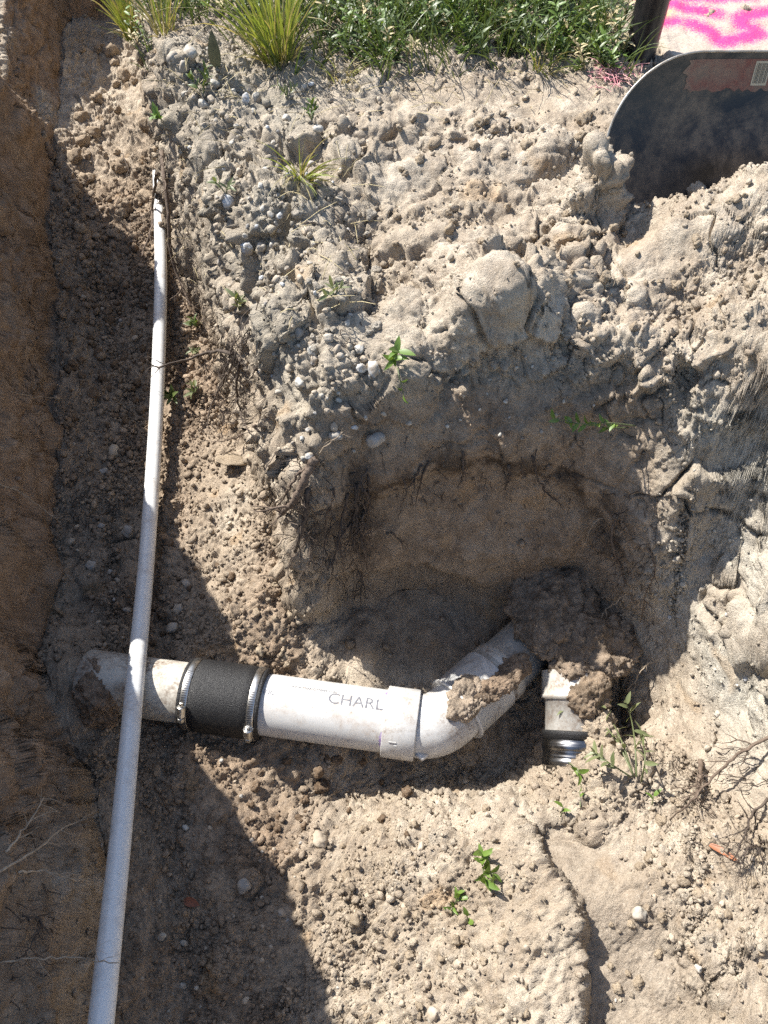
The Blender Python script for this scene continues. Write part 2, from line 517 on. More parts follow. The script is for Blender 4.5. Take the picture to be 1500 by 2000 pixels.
# ------------------------------------------------------------------ materials
class NT:
    def __init__(self, name):
        self.m = bpy.data.materials.new(name)
        self.m.use_nodes = True
        self.t = self.m.node_tree
        self.b = self.t.nodes['Principled BSDF']

    def n(self, typ, **kw):
        nd = self.t.nodes.new(typ)
        for k, v in kw.items():
            if k.startswith('i_'):
                key = k[2:]
                nd.inputs[int(key) if key.isdigit() else key.replace('_', ' ')].default_value = v
            else:
                setattr(nd, k, v)
        return nd

    def l(self, a, b):
        self.t.links.new(a, b)

    def noise(self, scale, detail=4, rough=.55, vec=None, dist=0):
        nd = self.n('ShaderNodeTexNoise', i_Scale=scale, i_Detail=detail, i_Roughness=rough, i_Distortion=dist)
        if vec is not None:
            self.l(vec, nd.inputs['Vector'])
        return nd.outputs[0]

    def ramp(self, fac, stops, interp='LINEAR'):
        nd = self.n('ShaderNodeValToRGB')
        nd.color_ramp.interpolation = interp
        el = nd.color_ramp.elements
        while len(el) < len(stops):
            el.new(.5)
        for e, (p, c) in zip(el, stops):
            e.position = p
            e.color = (c if hasattr(c, '__len__') else (c, c, c)) + (1,) if not hasattr(c, '__len__') or len(c) == 3 else c
        self.l(fac, nd.inputs[0])
        return nd.outputs[0]

    def mix(self, fac, a, b, mode='MIX'):
        nd = self.n('ShaderNodeMix', data_type='RGBA', blend_type=mode)
        nd.inputs[0].default_value = fac if isinstance(fac, (int, float)) else 0
        if not isinstance(fac, (int, float)):
            self.l(fac, nd.inputs[0])
        for s, v in ((nd.inputs[6], a), (nd.inputs[7], b)):
            if isinstance(v, tuple):
                s.default_value = v + (1,) if len(v) == 3 else v
            else:
                self.l(v, s)
        return nd.outputs[2]

    def math(self, op, a, b=0.0, clamp=False):
        nd = self.n('ShaderNodeMath', operation=op, use_clamp=clamp)
        for s, v in ((nd.inputs[0], a), (nd.inputs[1], b)):
            if isinstance(v, (int, float)):
                s.default_value = v
            else:
                self.l(v, s)
        return nd.outputs[0]

    def at(self, name):
        return self.n('ShaderNodeAttribute', attribute_name=name).outputs['Fac']

    def obj(self):
        return self.n('ShaderNodeTexCoord').outputs['Object']

    def geo(self):
        return self.n('ShaderNodeNewGeometry').outputs['Position']

    def bump(self, h, strength=.3, dist=.002, normal=None):
        nd = self.n('ShaderNodeBump', i_Strength=strength, i_Distance=dist)
        self.l(h, nd.inputs['Height'])
        if normal is not None:
            self.l(normal, nd.inputs['Normal'])
        self.l(nd.outputs[0], self.b.inputs['Normal'])
        return nd.outputs[0]

    def color(self, c):
        if isinstance(c, tuple):
            self.b.inputs['Base Color'].default_value = c + (1,) if len(c) == 3 else c
        else:
            self.l(c, self.b.inputs['Base Color'])

    def set(self, **kw):
        for k, v in kw.items():
            s = self.b.inputs[k.replace('_', ' ')]
            if hasattr(v, 'links') or hasattr(v, 'is_linked'):
                self.l(v, s)
            else:
                s.default_value = v


def soil_material(name, col=None, col2=None):
    """earth: its colour comes from the mesh (albedo) or, for loose pieces, from two colours; grains and fine relief on top"""
    k = NT(name)
    pos = k.geo()
    n3 = k.noise(380, 2, .7, pos)
    if col is None:
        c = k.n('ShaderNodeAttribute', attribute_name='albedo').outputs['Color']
    else:
        c = k.mix(k.ramp(k.noise(30, 1, .5, pos), [(.35, 0.0), (.65, 1.0)]), col, col2)
    c = k.mix(k.ramp(n3, [(.28, .7), (.48, 0.0)]), c, k.mix(1.0, c, (.48, .45, .43), 'MULTIPLY'))
    c = k.mix(k.ramp(n3, [(.60, 0.0), (.74, .45)]), c, (.70, .64, .54))
    k.color(c)
    k.set(Roughness=.95)
    k.b.inputs['Specular IOR Level'].default_value = .12
    k.bump(k.noise(260, 4, .78, pos), 1.0, .0045)
    return k.m


M_SOIL = soil_material('soil')
ground_me.materials.append(M_SOIL)
ground = bpy.data.objects.new('ground', ground_me)
COL.objects.link(ground)
ground['kind'] = 'structure'

# ------------------------------------------------------------------ looking up points of the ground
PN = grid_normals(P1[:, 0].reshape(GN_R, GN_C), P1[:, 1].reshape(GN_R, GN_C), P1[:, 2].reshape(GN_R, GN_C)).reshape(-1, 3)
_px, _py, _dd = project(P1[:, 0], P1[:, 1], P1[:, 2])
CELL = 6
_gw, _gh = 1620 // CELL, 2160 // CELL
_cx = ((_px + 60) / CELL).astype(int)
_cy = ((_py + 80) / CELL).astype(int)
_ok = np.nonzero((_cx >= 0) & (_cx < _gw) & (_cy >= 0) & (_cy < _gh))[0]
_ord = _ok[np.argsort(-_dd[_ok], kind='stable')]
ZI = np.full((_gh, _gw), -1, np.int64)
ZI[_cy[_ord], _cx[_ord]] = _ord
VISIBLE = np.zeros(len(P1), bool)
_zd = np.where(ZI >= 0, _dd[np.maximum(ZI, 0)], 9.0)
VISIBLE[_ok] = _dd[_ok] < _zd[_cy[_ok], _cx[_ok]] + .03


def hit(px, py):
    """the ground vertex one looks at in the direction of (px, py)"""
    cx, cy = int((px + 60) / CELL), int((py + 80) / CELL)
    for rad in range(0, 8):
        best = None
        for a in range(-rad, rad + 1):
            for b in range(-rad, rad + 1):
                if 0 <= cy + a < _gh and 0 <= cx + b < _gw:
                    v = ZI[cy + a, cx + b]
                    if v >= 0 and (best is None or _dd[v] < _dd[best]):
                        best = v
        if best is not None:
            return Vector(P1[best]), Vector(PN[best]), best
    return Vector((0, 0, 0)), Vector((0, 0, 1)), 0


def ray(px, py):
    a, b = (px - 750) / FPX, (1000 - py) / FPX
    return Vector((a, math.cos(PITCH) + b * math.sin(PITCH), -math.sin(PITCH) + b * math.cos(PITCH)))


def atz(px, py, z):
    r = ray(px, py)
    return CAM + r * ((z - CAM.z) / r.z)


def aty(px, py, y):
    r = ray(px, py)
    return CAM + r * (y / r.y)


_PXY = P1[:, :2].astype(np.float32)
_vis_ids = np.nonzero(VISIBLE)[0]


def ground_z(x, y):
    d = (P1[:, 0] - x) ** 2 + (P1[:, 1] - y) ** 2
    k = np.argmin(d)
    return float(P1[k, 2])


# ------------------------------------------------------------------ object helpers
def link(o, parent=None):
    COL.objects.link(o)
    if parent is not None:
        o.parent = parent
    return o


def tag(o, label, cat, group=None, kind=None):
    o['label'] = label
    o['category'] = cat
    if group:
        o['group'] = group
    if kind:
        o['kind'] = kind
    return o


def empty(name, loc, label, cat, group=None):
    o = bpy.data.objects.new(name, None)
    o.empty_display_size = .05
    link(o)
    o.location = loc
    return tag(o, label, cat, group)


def put(name, me, mats, parent=None):
    if not isinstance(mats, (list, tuple)):
        mats = [mats]
    if len(me.materials) == 0:
        for m in mats:
            me.materials.append(m)
    o = bpy.data.objects.new(name, me)
    link(o)
    if parent is not None:
        o.parent = parent
        o.matrix_parent_inverse = Matrix.Translation(-Vector(parent.location))
    return o


class MB:
    """gathers pieces of one mesh"""

    def __init__(self):
        self.v, self.f, self.mi = [], [], []

    def add(self, vs, fs, m=0):
        b = len(self.v)
        self.v += [tuple(p) for p in vs]
        self.f += [tuple(b + i for i in f) for f in fs]
        self.mi += [m] * len(fs)

    def mesh(self, name, smooth=True):
        me = bpy.data.meshes.new(name)
        me.from_pydata(self.v, [], self.f)
        me.polygons.foreach_set('material_index', self.mi)
        if smooth:
            me.polygons.foreach_set('use_smooth', [True] * len(self.f))
        me.update()
        return me


def frame(d, ref=Vector((0, 0, 1))):
    d = Vector(d).normalized()
    if abs(d.dot(ref)) > .97:
        ref = Vector((0, 1, 0))
    u = d.cross(ref).normalized()
    return d, u, u.cross(d)


def tube(mb, pts, radii, seg=16, cap=True, m=0):
    pts = [Vector(p) for p in pts]
    if isinstance(radii, (int, float)):
        radii = [radii] * len(pts)
    d, u, w = frame(pts[1] - pts[0])
    rings = []
    for i, p in enumerate(pts):
        t = (pts[min(i + 1, len(pts) - 1)] - pts[max(i - 1, 0)]).normalized()
        q = d.rotation_difference(t)
        u, w, d = q @ u, q @ w, t
        rings.append([p + (u * math.cos(a) + w * math.sin(a)) * radii[i] for a in (2 * math.pi * k / seg for k in range(seg))])
    vs = [v for r in rings for v in r]
    fs = []
    for i in range(len(pts) - 1):
        for k in range(seg):
            a, b = i * seg + k, i * seg + (k + 1) % seg
            fs.append((a, b, b + seg, a + seg))
    if cap:
        fs.append(tuple(range(seg - 1, -1, -1)))
        fs.append(tuple((len(pts) - 1) * seg + k for k in range(seg)))
    mb.add(vs, fs, m)


def lathe(mb, o, d, prof, seg=64, m=0):
    """prof: (distance along d, radius) pairs, open ended"""
    d, u, w = frame(d)
    vs, fs = [], []
    for s, r in prof:
        for k in range(seg):
            a = 2 * math.pi * k / seg
            vs.append(o + d * s + (u * math.cos(a) + w * math.sin(a)) * r)
    for i in range(len(prof) - 1):
        for k in range(seg):
            a, b = i * seg + k, i * seg + (k + 1) % seg
            fs.append((a, b, b + seg, a + seg))
    mb.add(vs, fs, m)


def box(mb, c, ax, ay, az, hx, hy, hz, m=0):
    vs = [c + ax * (sx * hx) + ay * (sy * hy) + az * (sz * hz) for sx in (-1, 1) for sy in (-1, 1) for sz in (-1, 1)]
    mb.add(vs, [(0, 1, 3, 2), (4, 6, 7, 5), (0, 4, 5, 1), (2, 3, 7, 6), (0, 2, 6, 4), (1, 5, 7, 3)], m)


def spline(pts, n=8):
    pts = [Vector(p) for p in pts]
    P = [pts[0] * 2 - pts[1]] + pts + [pts[-1] * 2 - pts[-2]]
    out = []
    for i in range(1, len(P) - 2):
        for k in range(n):
            t = k / n
            a, b, c, d = P[i - 1], P[i], P[i + 1], P[i + 2]
            out.append(.5 * ((2 * b) + (c - a) * t + (2 * a - 5 * b + 4 * c - d) * t * t + (3 * b - a - 3 * c + d) * t ** 3))
    out.append(pts[-1])
    return out


# ------------------------------------------------------------------ materials of the things
def plastic(name, col, rough=.38, dirt=(.30, .21, .14), amount=.35, scale=14, streak=False):
    k = NT(name)
    pos = k.geo()
    n = k.noise(scale, 5, .65, pos, .4)
    f = k.ramp(n, [(.58 - amount * .35, 0.0), (.80 - amount * .3, 1.0)])
    n2 = k.noise(scale * 9, 3, .6, pos)
    f = k.math('MULTIPLY', f, k.ramp(n2, [(.35, .25), (.62, 1.0)]))
    f = k.math('MULTIPLY', f, min(1.0, .45 + amount))
    c = k.mix(f, col, dirt)
    speck = k.ramp(k.noise(330, 1, .5, pos), [(.70, 0.0), (.74, .7)])
    c = k.mix(speck, c, (.25, .18, .12))
    k.color(c)
    k.set(Roughness=k.math('ADD', k.math('MULTIPLY', f, .5), rough))
    k.bump(n2, .06, .002)
    return k.m


M_PVC = plastic('white_pvc', (.55, .54, .515), .36, amount=.32)
M_PVC_SPOT = plastic('mud_spotted_pvc', (.55, .54, .515), .36, (.20, .145, .10), .40, 26)
M_PVC_OLD = plastic('aged_pvc', (.56, .53, .455), .45, (.17, .12, .085), .68, 17)
M_PVC_THIN = plastic('thin_pvc', (.64, .64, .62), .36, amount=.24)
M_PVC_MUDDY = plastic('muddy_pvc', (.50, .48, .43), .42, (.20, .14, .095), .5, 20)


def simple(name, col, rough=.5, metal=0.0, bump=None, var=None):
    k = NT(name)
    pos = k.geo()
    if var:
        k.color(k.mix(k.ramp(k.noise(var[1], 4, .6, pos), [(.35, 0.0), (.68, 1.0)]), col, var[0]))
    else:
        k.color(col)
    k.set(Roughness=rough, Metallic=metal)
    if bump:
        k.bump(k.noise(bump[0], 3, .6, pos), bump[1], bump[2])
    return k.m


M_RUBBER = simple('black_rubber', (.008, .008, .009), .5, 0, (700, .8, .002), ((.02, .019, .018), 260))
M_STEEL = simple('stainless_steel', (.62, .61, .58), .34, 1.0, None, ((.42, .39, .34), 90))
M_STEEL_DARK = simple('band_slot', (.06, .06, .065), .5, .6)
M_INK = simple('grey_ink', (.09, .095, .12), .6, 0, None, ((.22, .22, .23), 220))
M_PURPLE = simple('purple_primer', (.16, .05, .30), .5, 0, None, ((.5, .45, .55), 120))
M_ROOT = simple('root_bark', (.085, .058, .040), .85, 0, (300, .6, .003), ((.17, .125, .09), 60))
M_ROOT_DARK = simple('dark_root', (.045, .032, .025), .85, 0, None, ((.10, .075, .055), 70))
M_ROOT_PALE = simple('pale_root', (.40, .32, .23), .8, 0, None, ((.24, .18, .12), 90))
M_STRAW = simple('dry_straw', (.46, .38, .20), .7, 0, None, ((.30, .24, .13), 40))


def leaf_mat(name, a, b, rough=.45, trans=.25):
    k = NT(name)
    c = k.mix(k.ramp(k.noise(28, 2, .5, k.geo()), [(.35, 0.0), (.65, 1.0)]), a, b)
    k.color(c)
    k.set(Roughness=rough)
    k.b.inputs['Transmission Weight'].default_value = 0
    tr = k.n('ShaderNodeBsdfTranslucent')
    k.l(k.mix(1.0, c, (1.3, 1.25, .6), 'MULTIPLY'), tr.inputs[0])
    mx = k.n('ShaderNodeMixShader')
    mx.inputs[0].default_value = trans
    k.l(k.b.outputs[0], mx.inputs[1])
    k.l(tr.outputs[0], mx.inputs[2])
    out = [n for n in k.t.nodes if n.type == 'OUTPUT_MATERIAL'][0]
    k.l(mx.outputs[0], out.inputs[0])
    return k.m


M_LEAF = leaf_mat('weed_leaf', (.068, .105, .024), (.105, .14, .04))
M_LEAF_DULL = leaf_mat('dull_leaf', (.14, .17, .075), (.19, .205, .10))
M_LEAF_BRIGHT = leaf_mat('young_leaf', (.16, .24, .045), (.115, .19, .035))
M_GRASS = leaf_mat('grass_blade', (.21, .27, .045), (.30, .31, .08))
M_GRASS_DRY = leaf_mat('dry_grass_blade', (.40, .33, .16), (.30, .25, .12))

# ------------------------------------------------------------------ the drain line with its rubber coupling and fittings
Z4 = -.582
RP = .0572
axA, axB = atz(330, 1349, Z4), atz(780, 1412, Z4)
AX = (axB - axA).normalized()


def on_axis(px):
    """point of the drain pipe's axis whose picture has this column"""
    a, b = 0.0, 1.0
    lo, hi = -1.5, 1.5
    for _ in range(40):
        mid = (lo + hi) / 2
        p = axA + AX * mid
        if project(p.x, p.y, p.z)[0] < px:
            lo = mid
        else:
            hi = mid
    return lo


S0, SC0, SC1, SH0, SH1 = on_axis(170), on_axis(367), on_axis(519), on_axis(752), on_axis(815)
drain = empty('drain_line', axA + AX * SC0 + Vector((0, 0, -RP)), 'white plastic drain line with black rubber coupling and bent elbow fitting in the pit', 'drain pipe')
mb = MB()
lathe(mb, axA, AX, [(S0, .05), (S0, RP), ((S0 + SC0) / 2, RP), (SC0 + .03, RP)], 64)
old_pipe = put('pipe', mb.mesh('pipe'), M_PVC_OLD, drain)
old_pipe['label'] = 'older cream pipe smeared with dark soil, left of the coupling'
mb = MB()
lathe(mb, axA, AX, [(SC1 - .03, RP), (SC1 + .05, RP), (SH0 - .05, RP), (SH0 + .03, RP)], 64)
mid_pipe = put('pipe', mb.mesh('pipe'), M_PVC, drain)
mid_pipe['label'] = 'clean white pipe with grey printed lettering'
# coupling
cl = SC1 - SC0
mb = MB()
prof = [(0, RP + .001), (0, .0655), (.0012, .0668), (.0060, .0668), (.0075, .0650), (.0195, .0648), (.0215, .0672), (.035, .0680), (cl / 2, .0684),
        (cl - .035, .0680), (cl - .0215, .0672), (cl - .0195, .0648), (cl - .0075, .0650), (cl - .006, .0668), (cl - .0012, .0668), (cl, .0655), (cl, RP + .001)]
lathe(mb, axA + AX * SC0, AX, prof, 72)
coupling = put('rubber_coupling', mb.mesh('rubber_coupling'), M_RUBBER, drain)
_, CU, CW = frame(AX)            # CU points away from or towards the viewer, CW up
FRONT = -CU if CU.y > 0 else CU


def around(s, th, r):
    """th: 0 on top, growing towards the viewer"""
    return axA + AX * s + (CW * math.cos(th) + FRONT * math.sin(th)) * r


for sc, th in ((SC0 + .0135, R(47)), (SC1 - .0135, R(68))):
    mb = MB()
    rb = .0676
    lathe(mb, axA + AX * sc, AX, [(-.0068, rb - .003), (-.0068, rb), (-.0060, rb + .0005), (.0060, rb + .0005), (.0068, rb), (.0068, rb - .003)], 96)
    band = put('clamp_band', mb.mesh('clamp_band'), M_STEEL, coupling)
    mb = MB()
    for q in range(15):
        t2 = th - R(13) - q * R(3.6)
        c = around(sc, t2, rb + .00062)
        nrm = (CW * math.cos(t2) + FRONT * math.sin(t2))
        tan = nrm.cross(AX).normalized()
        box(mb, c, AX, tan, nrm, .0044, .0009, .0002)
    sl_ = put('clamp_slots', mb.mesh('clamp_slots', False), M_STEEL_DARK, coupling)
    mb = MB()
    nrm = CW * math.cos(th) + FRONT * math.sin(th)
    tan = (CW * -math.sin(th) + FRONT * math.cos(th))
    c = around(sc, th, rb + .005)
    g_ = 1.3
    tube(mb, [c - tan * .010, c - tan * .0088, c + tan * .0088, c + tan * .010], [.0065, .0082, .0082, .0065], 16)
    box(mb, c - nrm * .002, AX, tan, nrm, .0088, .0085, .0040)
    tube(mb, [c + tan * .008, c + tan * .014], .0042, 12)
    tube(mb, [c + tan * .0128, c + tan * .0138, c + tan * .0200, c + tan * .0210], [.0056, .0066, .0066, .0052], 6)
    tube(mb, [c - tan * .0085, c - tan * .0165], .0038, 10)
    sc_ = put('clamp_screw', mb.mesh('clamp_screw'), M_STEEL, coupling)
    for p_ in sc_.data.polygons:
        p_.use_smooth = False


# lettering on the pipe, bent round it
def lettering(txt, s_start, height, th_mid, stretch, rad, parent, squeeze=0.0):
    cu = bpy.data.curves.new('lettering', 'FONT')
    cu.body = txt
    cu.size = 1.0
    cu.offset = squeeze
    cu.resolution_u = 3
    to = bpy.data.objects.new('lettering', cu)
    COL.objects.link(to)
    dg = bpy.context.evaluated_depsgraph_get()
    me = bpy.data.meshes.new_from_object(to.evaluated_get(dg))
    bpy.data.objects.remove(to)
    bm = bmesh.new()
    bm.from_mesh(me)
    for q in range(1, 8):
        bmesh.ops.bisect_plane(bm, geom=bm.verts[:] + bm.edges[:] + bm.faces[:], plane_co=(0, q * .1, 0), plane_no=(0, 1, 0))
    k_ = height / .70
    for v in bm.verts:
        s = s_start + v.co.x * k_ * stretch
        th = th_mid - (v.co.y - .35) * k_ / RP
        v.co = around(s, th, rad)
    bm.to_mesh(me)
    bm.free()
    o = put('printed_lettering', me, M_INK, parent)
    return o


lettering('CHARLOTTE', on_axis(642), .0215, R(-9), 1.05, RP + .0004, mid_pipe, -.004)
lettering('WWW.CHARLOTTEPIPE.COM', on_axis(569), .0052, R(-22), .86, RP + .0004, mid_pipe)
lettering('INC', on_axis(521), .0085, R(-3), 1.0, RP + .0004, mid_pipe)

# branch fitting
mb = MB()
RH = .0650
hubp = [(SH0, RP), (SH0, RH - .001), (SH0 + .0015, RH), (SH1 - .002, RH), (SH1, RH - .001), (SH1, RH - .005)]
lathe(mb, axA, AX, hubp, 72)
hub_end = axA + AX * SH1
c0 = atz(891, 1386, Z4)
c1 = atz(999, 1289, Z4)
DBR = (c1 - c0).normalized()
body_pts = []
p0, p1, p2, p3 = hub_end - AX * .004, hub_end + AX * .036, c0 - DBR * .034, c0 + DBR * .004
for q in range(25):
    t = q / 24
    body_pts.append(p0 * (1 - t) ** 3 + p1 * 3 * t * (1 - t) ** 2 + p2 * 3 * t * t * (1 - t) + p3 * t ** 3)
tube(mb, body_pts, [RP + .0010] * 25, 64, False)
# moulding nub under the hub
tube(mb, [around(SH1 + .004, R(78), RP + .001), around(SH1 + .016, R(82), RP + .004), around(SH1 + .026, R(80), RP - .002)], [.004, .007, .003], 12)
# raised web between body and hub
fitting = put('elbow_fitting', mb.mesh('elbow_fitting'), M_PVC_SPOT, drain)
fitting['label'] = 'white elbow fitting spotted with mud'
hl = (atz(960, 1326, Z4) - c0).length
mb = MB()
lathe(mb, c0, DBR, [(0, RP + .002), (0, RH + .0005), (.001, RH + .0024), (.0045, RH + .0024), (.0055, RH - .0012), (hl - .002, RH - .001), (hl, RH - .002), (hl, RP - .002)], 72)
col1 = put('hub_collar', mb.mesh('hub_collar'), M_PVC_SPOT, fitting)
mb = MB()
lathe(mb, c0, DBR, [(hl - .03, RP - .0005), (hl + .010, RP - .0005), (hl + .010, RP + .004), (hl + .012, RP + .0045), (hl + .030, RP + .0045), (hl + .032, RP - .0005), (hl + .17, RP - .0005)], 64)
o = put('pipe', mb.mesh('pipe'), M_PVC_MUDDY, drain)
o['label'] = 'muddy pipe beyond the elbow running back under the soil'
# moulded letters and arrow on the hub, purple primer drips at its edge
mb = MB()
for (s, th, l, w_) in ((SH0 + .020, R(52), .0065, .0009), (SH0 + .026, R(60), .0009, .0030), (SH0 + .026, R(58), .003, .0008), (SH0 + .026, R(60.5), .002, .0008)):
    c = around(s, th, RH + .0004)
    nrm = CW * math.cos(th) + FRONT * math.sin(th)
    box(mb, c, AX, nrm.cross(AX).normalized(), nrm, l, w_, .0005)
o = put('moulded_mark', mb.mesh('moulded_mark', False), M_PVC, fitting)
mb = MB()
rr_ = random.Random(3)
for (th0, th1) in ((R(-44), R(-34)), (R(40), R(72)), (R(-20), R(-14))):
    n_ = 14
    vs, fs = [], []
    for q in range(n_ + 1):
        th = th0 + (th1 - th0) * q / n_
        wd = .002 + .005 * rr_.random() * math.sin(math.pi * q / n_)
        vs += [around(SH0 - .0002, th, RP + .0006), around(SH0 - wd, th, RP + .0006)]
    for q in range(n_):
        fs.append((2 * q, 2 * q + 1, 2 * q + 3, 2 * q + 2))
    mb.add(vs, fs)
o = put('primer_stain', mb.mesh('primer_stain'), M_PURPLE, mid_pipe)
o['kind'] = 'stuff'

# ------------------------------------------------------------------ the second pipe with its steel-sleeved coupling
v0, v1 = atz(1121, 1300, -.545), atz(1123, 1490, -.605)
VD = (v1 - v0).normalized()
vl = (v1 - v0).length
stub = empty('stub_pipe', v1, 'short white pipe with a shiny steel-sleeved coupling, right of the elbow fitting', 'drain pipe')
mb = MB()
lathe(mb, v0, VD, [(.012, .0600), (.030, .0600), (.055, .0600), (.057, .0615), (.062, .0615), (.064, .0540), (vl, .0540)], 64)
put('pipe', mb.mesh('pipe'), M_PVC_MUDDY, stub)
mb = MB()
s_ = vl * .68
lathe(mb, v0, VD, [(s_, .054), (s_, .0585), (s_ + .003, .0595), (s_ + .008, .0595), (s_ + .010, .0575), (s_ + .016, .0575), (s_ + .0165, .054)], 64)
put('rubber_lip', mb.mesh('rubber_lip'), M_RUBBER, stub)
mb = MB()
prof = []
for q in range(34):
    prof.append((s_ + .0165 + q * .0018, .0585 + .0004 * math.sin(q * 1.25) + (.0022 if 3 <= q % 16 <= 9 else 0)))
lathe(mb, v0, VD, prof, 64)
put('steel_sleeve', mb.mesh('steel_sleeve'), simple('dull_steel', (.30, .30, .30), .28, 1.0, None, ((.18, .17, .16), 60)), stub)

# ------------------------------------------------------------------ the thin pipe lying along the trench
tp_pts = [Vector((-.86, 2.95, -.50)), Vector((-.75, 2.5, -.50)), CAM + ray(309, 340) * 2.33, CAM + ray(314, 520) * 2.10, CAM + ray(310, 700) * 1.945, CAM + ray(300, 900) * 1.775,
          CAM + ray(284, 1120) * 1.60, atz(264, 1330, Z4 + RP + .018), CAM + ray(238, 1610) * 1.205, CAM + ray(215, 1830) * 1.065, CAM + ray(197, 2000) * .985]
tp_pts.append(tp_pts[-1] + (tp_pts[-1] - tp_pts[-3]).normalized() * .22)
tp_pts.append(tp_pts[-1] + (tp_pts[-1] - tp_pts[-2]).normalized() * .25)
mb = MB()
tube(mb, spline(tp_pts, 10), .0167, 28)
thin = put('water_pipe', mb.mesh('water_pipe'), M_PVC_THIN)
tag(thin, 'long thin white plastic pipe lying along the trench and over the drain line', 'water pipe')

# ------------------------------------------------------------------ shovel lying on its side in the spoil
k = NT('shovel_steel')
pos = k.obj()
n = k.noise(9, 5, .7, pos, .6)
nz = k.noise(70, 3, .6, pos)
f = k.math('MULTIPLY', k.ramp(n, [(.42, 0.0), (.60, 1.0)]), k.ramp(nz, [(.32, .3), (.6, 1.0)]))
k.color(k.mix(k.math('MULTIPLY', f, .8), (.008, .008, .010), (.17, .135, .10)))
k.set(Roughness=k.math('ADD', k.math('MULTIPLY', f, .35), .38), Metallic=.1)
k.bump(nz, .1, .002)
M_BLADE = k.m
M_EDGE = simple('worn_steel_edge', (.46, .43, .38), .45, .6, None, ((.30, .24, .18), 50))
k = NT('shovel_label_print')
pos = k.obj()
c = k.mix(k.ramp(k.noise(24, 4, .7, pos), [(.35, 0.0), (.62, 1.0)]), (.16, .05, .035), (.20, .135, .095))
c = k.mix(k.ramp(k.noise(12, 3, .6, pos), [(.55, 0.0), (.68, .8)]), c, (.10, .07, .05))
k.color(c)
k.set(Roughness=.6)
M_LABEL = k.m
M_BAR_W = simple('barcode_paper', (.42, .36, .26), .7)
M_BAR_B = simple('barcode_ink', (.10, .08, .06), .7)
M_ASH = simple('wooden_shaft', (.42, .28, .15), .55, 0, None, ((.32, .20, .10), 30))
BL, BW = .315, .150        # blade length from tip to shoulder, half width
sh_o = Vector((.372, 1.262, .088))
sh_u = Vector((1, .05, -.02)).normalized()                         # tip towards handle
sh_v = Vector((-.01, .50, .86)).normalized()
sh_n = sh_u.cross(sh_v).normalized()                                # towards the viewer
sh_v = sh_n.cross(sh_u).normalized()


def blade_pt(a, b, off=0.0):
    """a along the blade from the tip (0..BL), b across (-1..1)"""
    t = min(1.0, a / .15)
    hw = BW * (1 - (1 - t) ** 2.1) ** .5
    y = b * hw
    dish = .026 * (y / BW) ** 2 + .020 * (1 - t) ** 2
    frog = .014 * math.exp(-((y / (.022 + .05 * max(0, 1 - (BL - a) / .2))) ** 2)) * max(0, min(1, (a - .13) / .12))
    h = dish + frog + off
    return sh_o + sh_u * a + sh_v * y + sh_n * h


shovel = empty('shovel', sh_o + sh_u * .2, 'black dirt-caked shovel blade lying on its side in the spoil heap', 'shovel')
mb = MB()
na, nb = 48, 40
vs, fs = [], []
for side, off in ((0, 0.0), (1, -.0022)):
    for i in range(na + 1):
        a = BL * (i / na) ** 1.5
        for j in range(nb + 1):
            vs.append(blade_pt(max(a, .0004), -1 + 2 * j / nb, off))
S = (na + 1) * (nb + 1)
for i in range(na):
    for j in range(nb):
        q = i * (nb + 1) + j
        fs.append((q, q + 1, q + nb + 2, q + nb + 1))
        fs.append((S + q, S + q + nb + 1, S + q + nb + 2, S + q + 1))
mb.add(vs, fs)
put('blade', mb.mesh('blade'), M_BLADE, shovel)
mb = MB()
rim = [blade_pt(max(BL * (i / na) ** 1.5, .0004), 1.0, -.001) for i in range(na, -1, -1)] + [blade_pt(max(BL * (i / na) ** 1.5, .0004), -1.0, -.001) for i in range(1, na + 1)]
tube(mb, rim, .0019, 8)
put('blade_edge', mb.mesh('blade_edge'), M_EDGE, shovel)


def patch(name, a0, a1, b0, b1, off, mat, n1=14, n2=6, ragged=0.0):
    m_ = MB()
    vs, fs = [], []
    rr = random.Random(5)
    for i in range(n1 + 1):
        for j in range(n2 + 1):
            aa = a0 + (a1 - a0) * i / n1
            bb = b0 + (b1 - b0) * j / n2
            if ragged and (i == 0 or j == 0):
                aa += rr.uniform(-1, 1) * ragged if i == 0 else 0
                bb += rr.uniform(-1, 1) * ragged * 4 if j == 0 else 0
            vs.append(blade_pt(aa, bb, off))
    for i in range(n1):
        for j in range(n2):
            q = i * (n2 + 1) + j
            fs.append((q, q + 1, q + n2 + 2, q + n2 + 1))
    m_.add(vs, fs)
    return put(name, m_.mesh(name), mat, shovel)


lb = patch('paper_label', .122, BL, .64, .93, .0007, M_LABEL, 26, 8, .006)
lb['label'] = 'worn red-brown label with a small barcode'
patch('barcode', .236, .262, .68, .91, .0012, M_BAR_W, 6, 6)
for q in range(9):
    patch('barcode_line', .2385 + q * .0024, .2385 + q * .0024 + (.0013 if q % 3 else .0007), .70, .89, .0016, M_BAR_B, 1, 5)
mb = MB()
sck = sh_o + sh_u * (BL + .005) + sh_n * .012
tube(mb, [sck - sh_u * .01, sck, sck + sh_u * .06, sck + sh_u * .22], [.012, .020, .021, .0195], 24)
put('socket', mb.mesh('socket'), M_BLADE, shovel)
mb = MB()
tube(mb, [sck + sh_u * .20, sck + sh_u * .7 + Vector((0, 0, .01)), sck + sh_u * 1.25 + Vector((0, 0, .02))], [.0185, .0180, .0185], 24)
put('handle', mb.mesh('handle'), M_ASH, shovel)

